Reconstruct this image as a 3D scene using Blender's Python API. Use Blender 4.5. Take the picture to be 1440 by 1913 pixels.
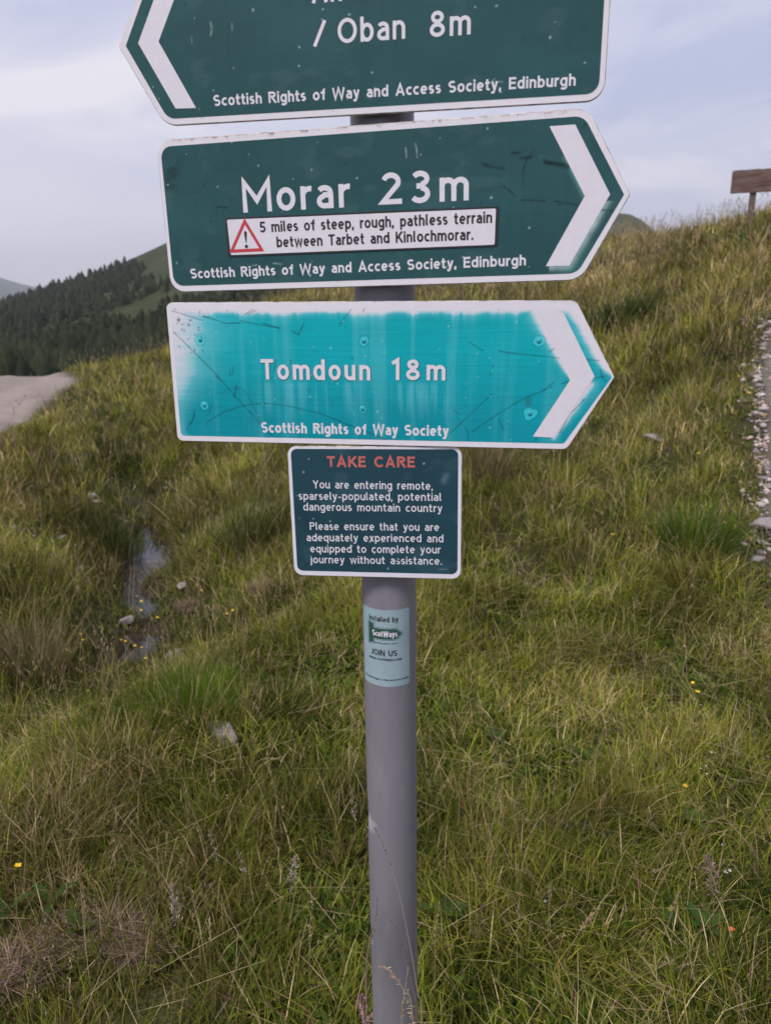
import bpy, math, random
import numpy as np
from mathutils import Matrix, Vector

# ------------------------------------------------------------------ scene, camera, light
S = bpy.context.scene
for o in list(bpy.data.objects): bpy.data.objects.remove(o)
CAMH = 1.42
PITCH, ROLL, FPX = math.radians(15.98), math.radians(-0.69), 1382.0
def basis():
    c, s = math.cos(PITCH), math.sin(PITCH)
    f = np.array([0, c, -s]); u = np.array([0, s, c]); r = np.array([1., 0, 0])
    cr, sr = math.cos(ROLL), math.sin(ROLL)
    return cr*r + sr*u, -sr*r + cr*u, f
CR, CU, CF = basis()
cam = bpy.data.cameras.new('camera'); camo = bpy.data.objects.new('camera', cam)
S.collection.objects.link(camo)
m = Matrix.Identity(4)
for i in range(3): m[i][0], m[i][1], m[i][2] = CR[i], CU[i], -CF[i]
m[2][3] = CAMH
camo.matrix_world = m
cam.sensor_width = 36; cam.sensor_fit = 'AUTO'; cam.lens = 36*FPX/1913
cam.clip_start = 0.02; cam.clip_end = 20000
cam.dof.use_dof = True; cam.dof.focus_distance = 1.12; cam.dof.aperture_fstop = 7.2
S.camera = camo

SUN_EL, SUN_AZ = math.radians(54), math.radians(218)      # azimuth clockwise from +Y: behind the camera, to its left
W = bpy.data.worlds.new('World'); S.world = W; W.use_nodes = True
nt = W.node_tree; nt.nodes.clear()
def N(nt, t, **k):
    n = nt.nodes.new(t)
    for a, b in k.items():
        if a.startswith('_'): setattr(n, a[1:], b)
        else: n.inputs[a.replace('__', ' ')].default_value = b
    return n
def L(nt, a, b): nt.links.new(a, b)
def ramp(nt, stops, interp='LINEAR'):
    n = nt.nodes.new('ShaderNodeValToRGB'); cr = n.color_ramp; cr.interpolation = interp
    while len(cr.elements) < len(stops): cr.elements.new(0.5)
    for e, (p, c) in zip(cr.elements, stops):
        e.position = p; e.color = (*c, 1) if len(c) == 3 else c
    return n
sky = N(nt, 'ShaderNodeTexSky', _sky_type='NISHITA', _sun_disc=False, _sun_elevation=SUN_EL, _sun_rotation=SUN_AZ,
        _air_density=1.0, _dust_density=1.5, _ozone_density=1.5)
tc = N(nt, 'ShaderNodeTexCoord')
mp = N(nt, 'ShaderNodeMapping'); mp.inputs['Scale'].default_value = (1.3, 1.3, 4.2); mp.inputs['Location'].default_value = (3.1, .4, .35)
L(nt, tc.outputs['Generated'], mp.inputs[0])
n1 = N(nt, 'ShaderNodeTexNoise', Scale=1.9, Detail=8, Roughness=.52, Distortion=.7); L(nt, mp.outputs[0], n1.inputs['Vector'])
cl = ramp(nt, [(.36, (5.2, 5.6, 7.6)), (.50, (6.6, 6.7, 8.3)), (.64, (8.9, 8.6, 9.2))], 'EASE'); L(nt, n1.outputs['Fac'], cl.inputs[0])
mx = N(nt, 'ShaderNodeMix', _data_type='RGBA'); mx.inputs[0].default_value = .92
L(nt, sky.outputs[0], mx.inputs[6]); L(nt, cl.outputs[0], mx.inputs[7])
sxyz = N(nt, 'ShaderNodeSeparateXYZ'); L(nt, tc.outputs['Generated'], sxyz.inputs[0])
mrx = N(nt, 'ShaderNodeMapRange', _interpolation_type='SMOOTHSTEP'); L(nt, sxyz.outputs[0], mrx.inputs[0])
for i_, v_ in ((1, .1), (2, -.45), (3, 0), (4, 1)): mrx.inputs[i_].default_value = v_
mrz = N(nt, 'ShaderNodeMapRange', _interpolation_type='SMOOTHSTEP'); L(nt, sxyz.outputs[2], mrz.inputs[0])
for i_, v_ in ((1, .32), (2, .03), (3, 0), (4, .8)): mrz.inputs[i_].default_value = v_
mm_ = N(nt, 'ShaderNodeMath', _operation='MULTIPLY'); L(nt, mrx.outputs[0], mm_.inputs[0]); L(nt, mrz.outputs[0], mm_.inputs[1])
mx2 = N(nt, 'ShaderNodeMix', _data_type='RGBA'); L(nt, mm_.outputs[0], mx2.inputs[0]); L(nt, mx.outputs[2], mx2.inputs[6]); mx2.inputs[7].default_value = (9.2, 8.6, 9.3, 1)
bg = N(nt, 'ShaderNodeBackground', Strength=.1); L(nt, mx2.outputs[2], bg.inputs[0])
wo = N(nt, 'ShaderNodeOutputWorld'); L(nt, bg.outputs[0], wo.inputs[0])

sl = bpy.data.lights.new('sun', 'SUN'); sl.energy = 3.1; sl.angle = math.radians(16); sl.color = (1, .95, .9)
so = bpy.data.objects.new('sun', sl); S.collection.objects.link(so)
sd = Vector((math.sin(SUN_AZ)*math.cos(SUN_EL), math.cos(SUN_AZ)*math.cos(SUN_EL), math.sin(SUN_EL)))
so.rotation_euler = sd.to_track_quat('Z', 'Y').to_euler(); so.location = sd*30
S.view_settings.view_transform = 'Standard'; S.view_settings.look = 'None'
S.view_settings.exposure = 0.12; S.view_settings.gamma = 1
S.cycles.max_bounces = 6; S.cycles.transparent_max_bounces = 8
S.cycles.use_denoising = True

rng = np.random.default_rng(7); random.seed(7)
R_ = math.radians

# ------------------------------------------------------------------ helpers
def lin(r, g, b):
    f = lambda c: ((c/255+.055)/1.055)**2.4 if c/255 > .04045 else c/255/12.92
    return (f(r), f(g), f(b))
def vnoise(x, y, seed=0):
    xi = np.floor(x).astype(np.int64); yi = np.floor(y).astype(np.int64); xf = x-xi; yf = y-yi
    xf = xf*xf*(3-2*xf); yf = yf*yf*(3-2*yf)
    def hsh(a, b):
        h = (a*374761393 + b*668265263 + seed*982451653) & 0xffffffff
        h = ((h ^ (h >> 13))*1274126177) & 0xffffffff
        return ((h ^ (h >> 16)) & 0xffff)/65535.
    return (hsh(xi, yi)*(1-xf)+hsh(xi+1, yi)*xf)*(1-yf) + (hsh(xi, yi+1)*(1-xf)+hsh(xi+1, yi+1)*xf)*yf
def fbm(x, y, seed=0, o=4):
    s = 0; a = .5; t = 0
    for i in range(o):
        s = s + a*vnoise(x*2**i+17.3*i, y*2**i-9.1*i, seed+i); t += a; a *= .5
    return s/t
def sstep(a, b, x):
    t = np.clip((x-a)/(b-a), 0, 1); return t*t*(3-2*t)

def link(o):
    S.collection.objects.link(o); return o
def mesh(name, V, faces, mat=None, parent=None, smooth=False, col=None, mats=None, midx=None):
    me = bpy.data.meshes.new(name); me.from_pydata([tuple(map(float, v)) for v in V], [], [tuple(map(int, f)) for f in faces]); me.update()
    for mm in (mats or [mat]): me.materials.append(mm)
    if midx is not None: me.polygons.foreach_set('material_index', np.asarray(midx, np.int32))
    if smooth: me.polygons.foreach_set('use_smooth', [True]*len(me.polygons))
    if col is not None: setcol(me, col)
    o = link(bpy.data.objects.new(name, me))
    if parent: o.parent = parent
    return o
def setcol(me, col):
    a = me.color_attributes.new('col', 'FLOAT_COLOR', 'POINT')
    c = np.ones((len(me.vertices), 4), np.float32); c[:, :3] = col; a.data.foreach_set('color', c.ravel())
def trimesh(name, V, T, mat, col=None, parent=None):
    me = bpy.data.meshes.new(name); V = np.asarray(V, np.float32); T = np.asarray(T, np.int32)
    me.vertices.add(len(V)); me.vertices.foreach_set('co', V.ravel())
    me.loops.add(T.size); me.loops.foreach_set('vertex_index', T.ravel())
    me.polygons.add(len(T)); me.polygons.foreach_set('loop_start', np.arange(0, T.size, 3, dtype=np.int32))
    me.polygons.foreach_set('loop_total', np.full(len(T), 3, np.int32))
    me.update(calc_edges=True); me.materials.append(mat)
    if col is not None: setcol(me, col)
    o = link(bpy.data.objects.new(name, me))
    if parent: o.parent = parent
    return o
def tag(o, label=None, cat=None, group=None, kind=None):
    if label: o['label'] = label
    if cat: o['category'] = cat
    if group: o['group'] = group
    if kind: o['kind'] = kind
    return o
def empty(name, loc):
    o = link(bpy.data.objects.new(name, None)); o.location = loc; o.empty_display_size = .05; return o
def copy_tree(o, parent=None):
    c = o.copy(); S.collection.objects.link(c); c.parent = parent
    for ch in [x for x in bpy.data.objects if x.parent == o]: copy_tree(ch, c)
    return c

def mat(name, color=(.5, .5, .5), rough=.6, metal=0., spec=.5):
    mt = bpy.data.materials.new(name); mt.use_nodes = True
    b = mt.node_tree.nodes['Principled BSDF']
    b.inputs['Base Color'].default_value = (*color, 1); b.inputs['Roughness'].default_value = rough
    b.inputs['Metallic'].default_value = metal; b.inputs['Specular IOR Level'].default_value = spec
    return mt
def noisy(name, stops, scale=8, rough=.8, detail=6, bump=0., coord='Object', spec=.3, bscale=None, stretch=None, rough_n=.6, metal=0.):
    mt = mat(name, (.5,)*3, rough, metal, spec); t = mt.node_tree; b = t.nodes['Principled BSDF']
    c = N(t, 'ShaderNodeTexCoord'); src = c.outputs[coord]
    if stretch:
        q = N(t, 'ShaderNodeMapping'); q.inputs['Scale'].default_value = stretch; L(t, src, q.inputs[0]); src = q.outputs[0]
    n = N(t, 'ShaderNodeTexNoise', Scale=scale, Detail=detail, Roughness=rough_n); L(t, src, n.inputs['Vector'])
    r = ramp(t, stops); L(t, n.outputs['Fac'], r.inputs[0]); L(t, r.outputs[0], b.inputs['Base Color'])
    if bump:
        n2 = N(t, 'ShaderNodeTexNoise', Scale=bscale or scale*3, Detail=6); L(t, src, n2.inputs['Vector'])
        bp = N(t, 'ShaderNodeBump', Strength=1., Distance=bump); L(t, n2.outputs['Fac'], bp.inputs['Height']); L(t, bp.outputs[0], b.inputs['Normal'])
    return mt
def attr_mat(name, rough=.6, spec=.4, trans=0.):
    mt = mat(name, (.5,)*3, rough, 0, spec); t = mt.node_tree; b = t.nodes['Principled BSDF']
    a = N(t, 'ShaderNodeVertexColor', _layer_name='col'); L(t, a.outputs[0], b.inputs['Base Color'])
    if trans:
        tr = N(t, 'ShaderNodeBsdfTranslucent'); L(t, a.outputs[0], tr.inputs[0])
        ms = N(t, 'ShaderNodeMixShader'); ms.inputs[0].default_value = trans
        L(t, b.outputs[0], ms.inputs[1]); L(t, tr.outputs[0], ms.inputs[2]); L(t, ms.outputs[0], t.nodes['Material Output'].inputs[0])
    return mt

# ------------------------------------------------------------------ terrain
def ray(px, py):
    d = CF + CR*(px-720)/FPX - CU*(py-956.5)/FPX
    return d
CP = [  # x, y, height control points of the hillside
 (0,.97,0),(0,0,0),(-.8,1.2,-.02),(.9,1.2,.02),(-1.2,0,-.04),(1.2,0,.04),(0,-2,0),(-3,-2,-.15),(3,-2,.25),(0,2,0.01),(.6,3,.02),
 (-1.15,2.05,-.04),(-.75,2.6,-.03),(-.3,3.4,-.02),(-1.9,2.5,-.40),(-1.55,3.6,-.52),(-1.75,5,-.56),(-2.0,6,-.56),(-2.6,7.6,-.52),(-3.4,9.5,-.46),(-4.2,11.5,-.36),
 (-2.9,1.0,-.35),(-.85,4.4,-.30),(-1.05,5.6,-.2),(-.6,5.0,-.16),(-1.6,8,-.22),(.45,4.3,.02),(0,3.2,.02),
 (-2.75,4.7,-.14),(-2.5,3.2,-.2),(-4.0,7.2,0),(-4.6,9,-.02),(-8.3,14.8,.0),(-6.4,15.2,-.15),(-6,8,.02),(-5,4,0),(-11,20,-1.1),(-7.6,22,-1.0),
 (-6.9,18.3,-.12),(-5.3,18.3,.22),(-3.2,18.7,1.2),(-.8,19,1.72),(2.3,17.8,2.1),(4.8,16.3,2.45),(5.9,13.8,2.5),(6.0,12.1,2.66),(9,11,3.1),
 (3.5,7.1,1.2),(2.3,5.5,.62),(1.8,5.7,.42),(1.85,3.7,.1),(1.25,2.2,.02),(1.3,9.9,.5),(-.2,13,.62),(-2.5,10.7,-.02),(-2.1,9,-.2),(3,2,.35),(5,6,1.5),
 (-3,27,.6),(2,27,1.7),(8,24,2.3),(14,14,3.0),(12,4,3.0)]
CP = np.array(CP, float)
def _tps():
    n = len(CP); d = np.linalg.norm(CP[:, None, :2]-CP[None, :, :2], axis=-1)
    K = np.where(d > 0, d*d*np.log(d+1e-12), 0) + np.eye(n)*.02
    P = np.c_[np.ones(n), CP[:, :2]]
    A = np.block([[K, P], [P.T, np.zeros((3, 3))]])
    return np.linalg.solve(A, np.r_[CP[:, 2], 0, 0, 0])
TW = _tps()
def hbase(x, y):
    x = np.asarray(x, float); y = np.asarray(y, float); sh = x.shape; X = x.ravel(); Y = y.ravel(); out = np.empty(len(X))
    for i in range(0, len(X), 50000):
        a, b = X[i:i+50000, None], Y[i:i+50000, None]
        d2 = (a-CP[:, 0])**2+(b-CP[:, 1])**2
        out[i:i+50000] = (.5*d2*np.log(d2+1e-12))@TW[:-3] + TW[-3]+TW[-2]*a[:, 0]+TW[-1]*b[:, 0]
    return out.reshape(sh)
def seg_dist(x, y, pts):
    d = np.full(np.shape(x), 1e9)
    for (x0, y0), (x1, y1) in zip(pts[:-1], pts[1:]):
        vx, vy = x1-x0, y1-y0; t = np.clip(((x-x0)*vx+(y-y0)*vy)/(vx*vx+vy*vy), 0, 1)
        d = np.minimum(d, np.hypot(x-x0-t*vx, y-y0-t*vy))
    return d
DITCH2 = [(-1.66, 4.8), (-1.35, 4.25), (-1.02, 3.55), (-1.25, 2.9), (-1.7, 2.3)]
DITCH = [(-1.5, 3.4), (-1.72, 4.95), (-2.05, 6.1), (-2.93, 8.4), (-3.5, 9.6), (-4.2, 11.5)]
def H(x, y):
    x = np.asarray(x, float); y = np.asarray(y, float)
    r = np.hypot(x, y-8)
    k = sstep(17, 34, r)
    k = np.clip(k, 0, 1)
    xc = np.clip(x, -26, 26); yc = np.clip(y, -14, 34)
    h = hbase(xc, yc)*(1-k) + (-7.5)*k
    near = 1-sstep(40, 80, r)
    dd = seg_dist(x, y, DITCH); h = h-.20*np.exp(-(dd/.36)**2)*sstep(3.2, 4.6, y); d2 = seg_dist(x, y, DITCH2); h = h-.06*np.exp(-(d2/.22)**2); h = h+.55*np.exp(-(dd/.5)**2)*np.maximum(fbm(x*3.4, y*1.9, 15, 4)-.45, 0)*sstep(4, 5, y)
    amp = .25+.75*sstep(1.3, 3.2, np.hypot(x, y))
    h = h + near*amp*(.17*(fbm(x*.9, y*.9, 3)-.5) + .10*(fbm(x*3.1, y*3.1, 11, 3)-.5) + .03*(vnoise(x*11, y*11, 5)-.5))
    return h
def hit(px, py, lift=0.):
    d = ray(px, py); d = d/np.linalg.norm(d); t = np.arange(.6, 60, .01); 
    P = np.array([0, 0, CAMH])+t[:, None]*d
    g = H(P[:, 0], P[:, 1])+lift-P[:, 2]
    i = np.argmax(g > 0)
    return P[i] if g[i] > 0 else P[-1]
def at_y(px, py, Y):
    d = ray(px, py); return np.array([0, 0, CAMH])+d*(Y/d[1])

# path on the right and track on the left
PEDGE = [hit(px, py)[:2] for px, py in ((1450, 585), (1434, 640), (1422, 700), (1428, 770), (1436, 830), (1438, 890), (1432, 960), (1472, 1070), (1570, 1200))]
PEDGE = [PEDGE[0]+(PEDGE[0]-PEDGE[1])*4] + PEDGE + [np.array((2.3, .8)), np.array((2.4, -2.5))]
PATHW = 1.3
def _poly_off(pts, off):
    pts = np.array(pts); t = np.gradient(pts, axis=0); t /= np.linalg.norm(t, axis=1)[:, None]
    return pts + off*np.c_[-t[:, 1], t[:, 0]]
PCEN = _poly_off(PEDGE, PATHW/2)          # edge runs far to near, so +90 deg is the right-hand side
def in_path(x, y): return seg_dist(x, y, [tuple(p) for p in PCEN]) - PATHW/2
TEDGE = [np.array((-2.9, 1.0)), np.array((-3.5, 4.6))] + [hit(px, py)[:2] for px, py in ((-40, 858), (22, 806), (74, 765), (118, 730), (148, 707))]
TEDGE = TEDGE + [TEDGE[-1]+np.array((-1.6, 2.6)), TEDGE[-1]+np.array((-5.5, 6.))]
TCEN = _poly_off(TEDGE, 2.2)
def in_track(x, y): return seg_dist(x, y, [tuple(p) for p in TCEN]) - 2.2
WATER_Z = -.675
def in_water(x, y): return (x > -3.6) & (x < -1.0) & (y > 3.3) & (y < 8.5)

# ground sheet: one grid, fine near the post and coarse out to the horizon
def warp(n, near, far):
    u = np.linspace(-1, 1, n); a = np.abs(u)
    return np.sign(u)*(near*a + (far-near)*a**9)
gx = warp(421, 16, 4000); gy = np.r_[warp(461, 20, 4000)]+6
GX, GY = np.meshgrid(gx, gy)
GZ = H(GX, GY)
tr = 1-sstep(-.25, .12, in_track(GX, GY)); pa = 1-sstep(-.2, .08, in_path(GX, GY))
GZ = GZ - .03*pa
Vg = np.c_[GX.ravel(), GY.ravel(), GZ.ravel()]
nx = len(gx); ii, jj = np.meshgrid(np.arange(nx-1), np.arange(len(gy)-1)); a = (jj*nx+ii).ravel()
Tg = np.r_[np.c_[a, a+1, a+nx+1], np.c_[a, a+nx+1, a+nx]]
n1_ = fbm(GX*.7, GY*.7, 21); n2_ = fbm(GX*5, GY*5, 22); n3_ = fbm(GX*22, GY*22, 23, 3)
gc = np.empty(GX.shape+(3,))
soil = np.array((.040, .030, .018)); moss = np.array((.040, .050, .010)); straw = np.array((.15, .115, .055))
wm = sstep(.35, .65, .5*n2_+.5*n3_)[..., None]; ws = sstep(.52, .75, n1_*.5+n2_*.5)[..., None]
gc[:] = soil*(1-wm)+moss*wm; gc = gc*(1-.6*ws)+straw*.6*ws
grav = np.array((.33, .285, .275))*(.35+1.1*n3_[..., None])*(.85+.3*n2_[..., None])
gc = gc*(1-pa[..., None])+grav*pa[..., None]
road = np.array((.285, .238, .212))*(.8+.3*n2_[..., None])*(.74+.5*fbm(GX*1.6, GY*.5, 31)[..., None])
gc = gc*(1-tr[..., None])+road*tr[..., None]
mud = (in_water(GX, GY) & (GZ < WATER_Z+.06))[..., None]
gc = np.where(mud, np.array((.045, .033, .024))*(.7+.6*n3_[..., None]), gc)
M_ground = attr_mat('earth', .9, .2)
t = M_ground.node_tree; nz = N(t, 'ShaderNodeTexNoise', Scale=60, Detail=5); c_ = N(t, 'ShaderNodeTexCoord'); L(t, c_.outputs['Object'], nz.inputs[0])
nf = N(t, 'ShaderNodeTexNoise', Scale=110, Detail=6, Roughness=.7); L(t, c_.outputs['Object'], nf.inputs[0]); rf = ramp(t, [(.3, (.35, .35, .35)), (.5, (.9, .9, .9)), (.7, (1.7, 1.65, 1.6))]); L(t, nf.outputs[0], rf.inputs[0])
mf = N(t, 'ShaderNodeMix', _data_type='RGBA', _blend_type='MULTIPLY'); mf.inputs[0].default_value = 1.; b_ = t.nodes['Principled BSDF']; L(t, b_.inputs['Base Color'].links[0].from_socket, mf.inputs[6]); L(t, rf.outputs[0], mf.inputs[7]); L(t, mf.outputs[2], b_.inputs['Base Color'])
bp = N(t, 'ShaderNodeBump', Strength=.8, Distance=.01); L(t, nz.outputs[0], bp.inputs['Height']); L(t, bp.outputs[0], t.nodes['Principled BSDF'].inputs['Normal'])
g = trimesh('ground', Vg, Tg, M_ground, gc.reshape(-1, 3)); tag(g, kind='structure')
g.data.polygons.foreach_set('use_smooth', [True]*len(g.data.polygons))

# ditch water
M_water = mat('ditch water', (.02, .018, .014), .06, 0, .6)
wb = M_water.node_tree; nz = N(wb, 'ShaderNodeTexNoise', Scale=9, Detail=3); cc = N(wb, 'ShaderNodeTexCoord'); L(wb, cc.outputs['Object'], nz.inputs[0])
bp = N(wb, 'ShaderNodeBump', Strength=.25, Distance=.02); L(wb, nz.outputs[0], bp.inputs['Height']); L(wb, bp.outputs[0], wb.nodes['Principled BSDF'].inputs['Normal'])
w = mesh('puddle_water', [(-3.6, 3.3, WATER_Z), (-1.0, 3.3, WATER_Z), (-1.0, 8.5, WATER_Z), (-3.6, 8.5, WATER_Z)], [(0, 1, 2, 3)], M_water); tag(w, kind='structure')

# ------------------------------------------------------------------ far hills
def elev(py): return math.atan((956.5-py)/FPX)-PITCH
def hill(name, prof, d0, d1, zbase, col, nu=160, nv=46, rough=.16, back=1.6, shape=1.0, seed=0):
    """prof: (azimuth deg, elevation deg of the crest) - a ridge at distance d1 rising from d0"""
    az = np.radians(np.linspace(prof[0][0], prof[-1][0], nu)); pe = np.interp(np.degrees(az), [p[0] for p in prof], [p[1] for p in prof])
    V = np.empty((nv, nu, 3))
    vs = np.linspace(0, 1.5, nv)
    for j, v in enumerate(vs):
        d = d0+(d1-d0)*min(v, 1)+(d1*(back-1))*max(0, v-1)*2
        top = CAMH+d1*np.tan(np.radians(pe))
        s = min(v, 1)**shape; s = s if v <= 1 else 1-(v-1)*1.6
        x, y = d*np.sin(az), d*np.cos(az)
        z = zbase+(top-zbase)*s
        z = z + (top-zbase)*rough*(fbm(x*7/d1, y*7/d1, seed, 5)-.5)*min(1, v*3)*(.25 if abs(v-1) < .2 else 1)
        V[j] = np.c_[x, y, z]
    a = (np.arange(nv-1)[:, None]*nu+np.arange(nu-1)).ravel()
    o = trimesh(name, V.reshape(-1, 3), np.r_[np.c_[a, a+1, a+nu+1], np.c_[a, a+nu+1, a+nu]], col); tag(o, kind='structure')
    o.data.polygons.foreach_set('use_smooth', [True]*len(o.data.polygons)); return o, V
M_hill = noisy('heath slope', [(.3, (.020, .027, .010)), (.5, (.034, .042, .015)), (.7, (.058, .060, .024))], .09, .95, 8, coord='Object', spec=.1)
M_hill2 = noisy('rough heath slope', [(.3, (.030, .036, .014)), (.5, (.062, .062, .028)), (.7, (.10, .088, .045))], .06, .95, 8, coord='Object', spec=.1)
M_far = noisy('distant moorland', [(.3, (.035, .05, .032)), (.6, (.07, .08, .05))], .003, .95, 6, coord='Object', spec=.05)
PROF = [(a, e-.38) for a, e in [(-75, -1.2), (-50, -.9), (-33, -.6), (-27.4, .05), (-26.2, .55), (-24.2, 1.15), (-21.8, 1.9), (-19.8, 2.5), (-18.6, 2.95), (-16.8, 3.75), (-14, 5.0), (-9, 6.6), (-3, 7.2), (3, 6.6), (9, 5.3), (14, 4.1), (22, 2.5), (32, 1.2)]]
hl, HV = hill('forested_hill', PROF, 62, 300, -7, M_hill, 260, 70, rough=.10, seed=41, shape=1.15)
hill('conical_hill', [(4, 2), (10, 4.2), (14, 5.35), (16.5, 5.62), (17.4, 5.5), (18.3, 5.0), (19.2, 4.2), (20.4, 3.0), (23, 1.6), (30, .3)], 130, 420, -7, M_hill2, 120, 40, rough=.06, seed=45)
hill('distant_hill', [(-60, 3.2), (-42, 3.6), (-33, 2.9), (-29, 2.3), (-27.5, 2.05), (-26.5, 1.85), (-25, 1.35), (-23.8, 1.05), (-22, .3), (-18, -.4)], 1500, 3000, -40, M_far, 120, 30, rough=.12, seed=47)
hill('valley_rise', [(-60, 1.0), (-40, .9), (-30, .6), (-26, .42), (-23, .1), (-18, -.6)], 700, 1400, -30, M_far, 90, 20, rough=.12, seed=49)

# plantation on the hill: one mass of spruces
M_fir = attr_mat('spruce foliage', .85, .15, .1)
def forest():
    P = []; V2 = HV.reshape(-1, 3)
    nv, nu = HV.shape[:2]
    n = 24000
    v = rng.random(n)**1.1*.72; u = rng.random(n)
    front = np.arange(3600); v[front] = rng.random(3600)*.075
    j = v*(nv-1)/1.0; i = u*(nu-1)
    j0 = np.minimum(j.astype(int), nv-2); i0 = np.minimum(i.astype(int), nu-2); fj = (j-j0)[:, None]; fi = (i-i0)[:, None]
    p = (HV[j0, i0]*(1-fi)+HV[j0, i0+1]*fi)*(1-fj)+(HV[j0+1, i0]*(1-fi)+HV[j0+1, i0+1]*fi)*fj
    az = np.degrees(np.arctan2(p[:, 0], p[:, 1])); d = np.hypot(p[:, 0], p[:, 1])
    el = np.degrees(np.arctan2(p[:, 2]-CAMH, d))
    keep = (az > -48) & (az < 8)
    # clearing: open green slope on the upper right flank, dark belt along the crest
    lim = np.interp(az, [-48, -27, -23, -20, -17, -12, -5, 8], [9, 9, 9, 2.2, 1.55, 1.2, .8, .4])
    belt = (az < -18.2) & (v > .60)
    gap = fbm(p[:, 0]*.03, p[:, 1]*.03, 61) > .72
    patch = (np.abs(az+17.9) < .9) & (np.abs(el-2.2) < .35)
    keep &= (((el < lim) & ~gap) | belt | patch)
    p, d, v = p[keep], d[keep], v[keep]
    p[:, 2] -= .4
    K = len(p); ht = 1.7+1.9*rng.random(K)**2; ht = np.where(v < .06, 4.0+2.*rng.random(K), ht); wd = ht*(.24+.16*rng.random(K))
    lev, sd = 4, 7
    VV = []; TT = []; CC = []
    base = rng.random(K)
    cA = np.array((.009, .014, .006)); cB = np.array((.030, .037, .015))
    for k in range(lev):
        z0 = (.06+.80*k/lev); z1 = z0+.36 if k < lev-1 else .95
        rr = wd*(1-.80*k/lev)*1.05
        ang = rng.random((K, 1))*6.28+np.arange(sd)*6.283/sd
        jag = np.where(np.arange(sd) % 2 == 0, 1.2, .62)*(0.8+.4*rng.random((K, sd)))
        ring = np.stack([p[:, 0, None]+rr[:, None]*jag*np.cos(ang), p[:, 1, None]+rr[:, None]*jag*np.sin(ang),
                         p[:, 2, None]+ht[:, None]*(z0-.05*(jag-.8))], -1)
        tip = np.stack([p[:, 0]+wd*.05*rng.normal(size=K), p[:, 1], p[:, 2]+ht*z1], -1)[:, None]
        vv = np.concatenate([ring, tip], 1); off = sum(len(x) for x in VV)
        VV.append(vv.reshape(-1, 3)); b = off+np.arange(K)[:, None]*(sd+1)
        q = np.arange(sd)
        TT.append(np.stack([b+q, b+(q+1) % sd, np.broadcast_to(b+sd, (K, sd))], -1).reshape(-1, 3))
        c = (cA+(cB-cA)*base[:, None])[:, None]*np.ones((1, sd+1, 1))*(.8+.4*rng.random((K, sd+1, 1)))
        CC.append(c.reshape(-1, 3))
    o = trimesh('spruce_plantation', np.concatenate(VV), np.concatenate(TT), M_fir, np.concatenate(CC))
    tag(o, 'dark spruce plantation covering the hillside behind the road', 'forest', kind='stuff')
forest()

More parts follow.
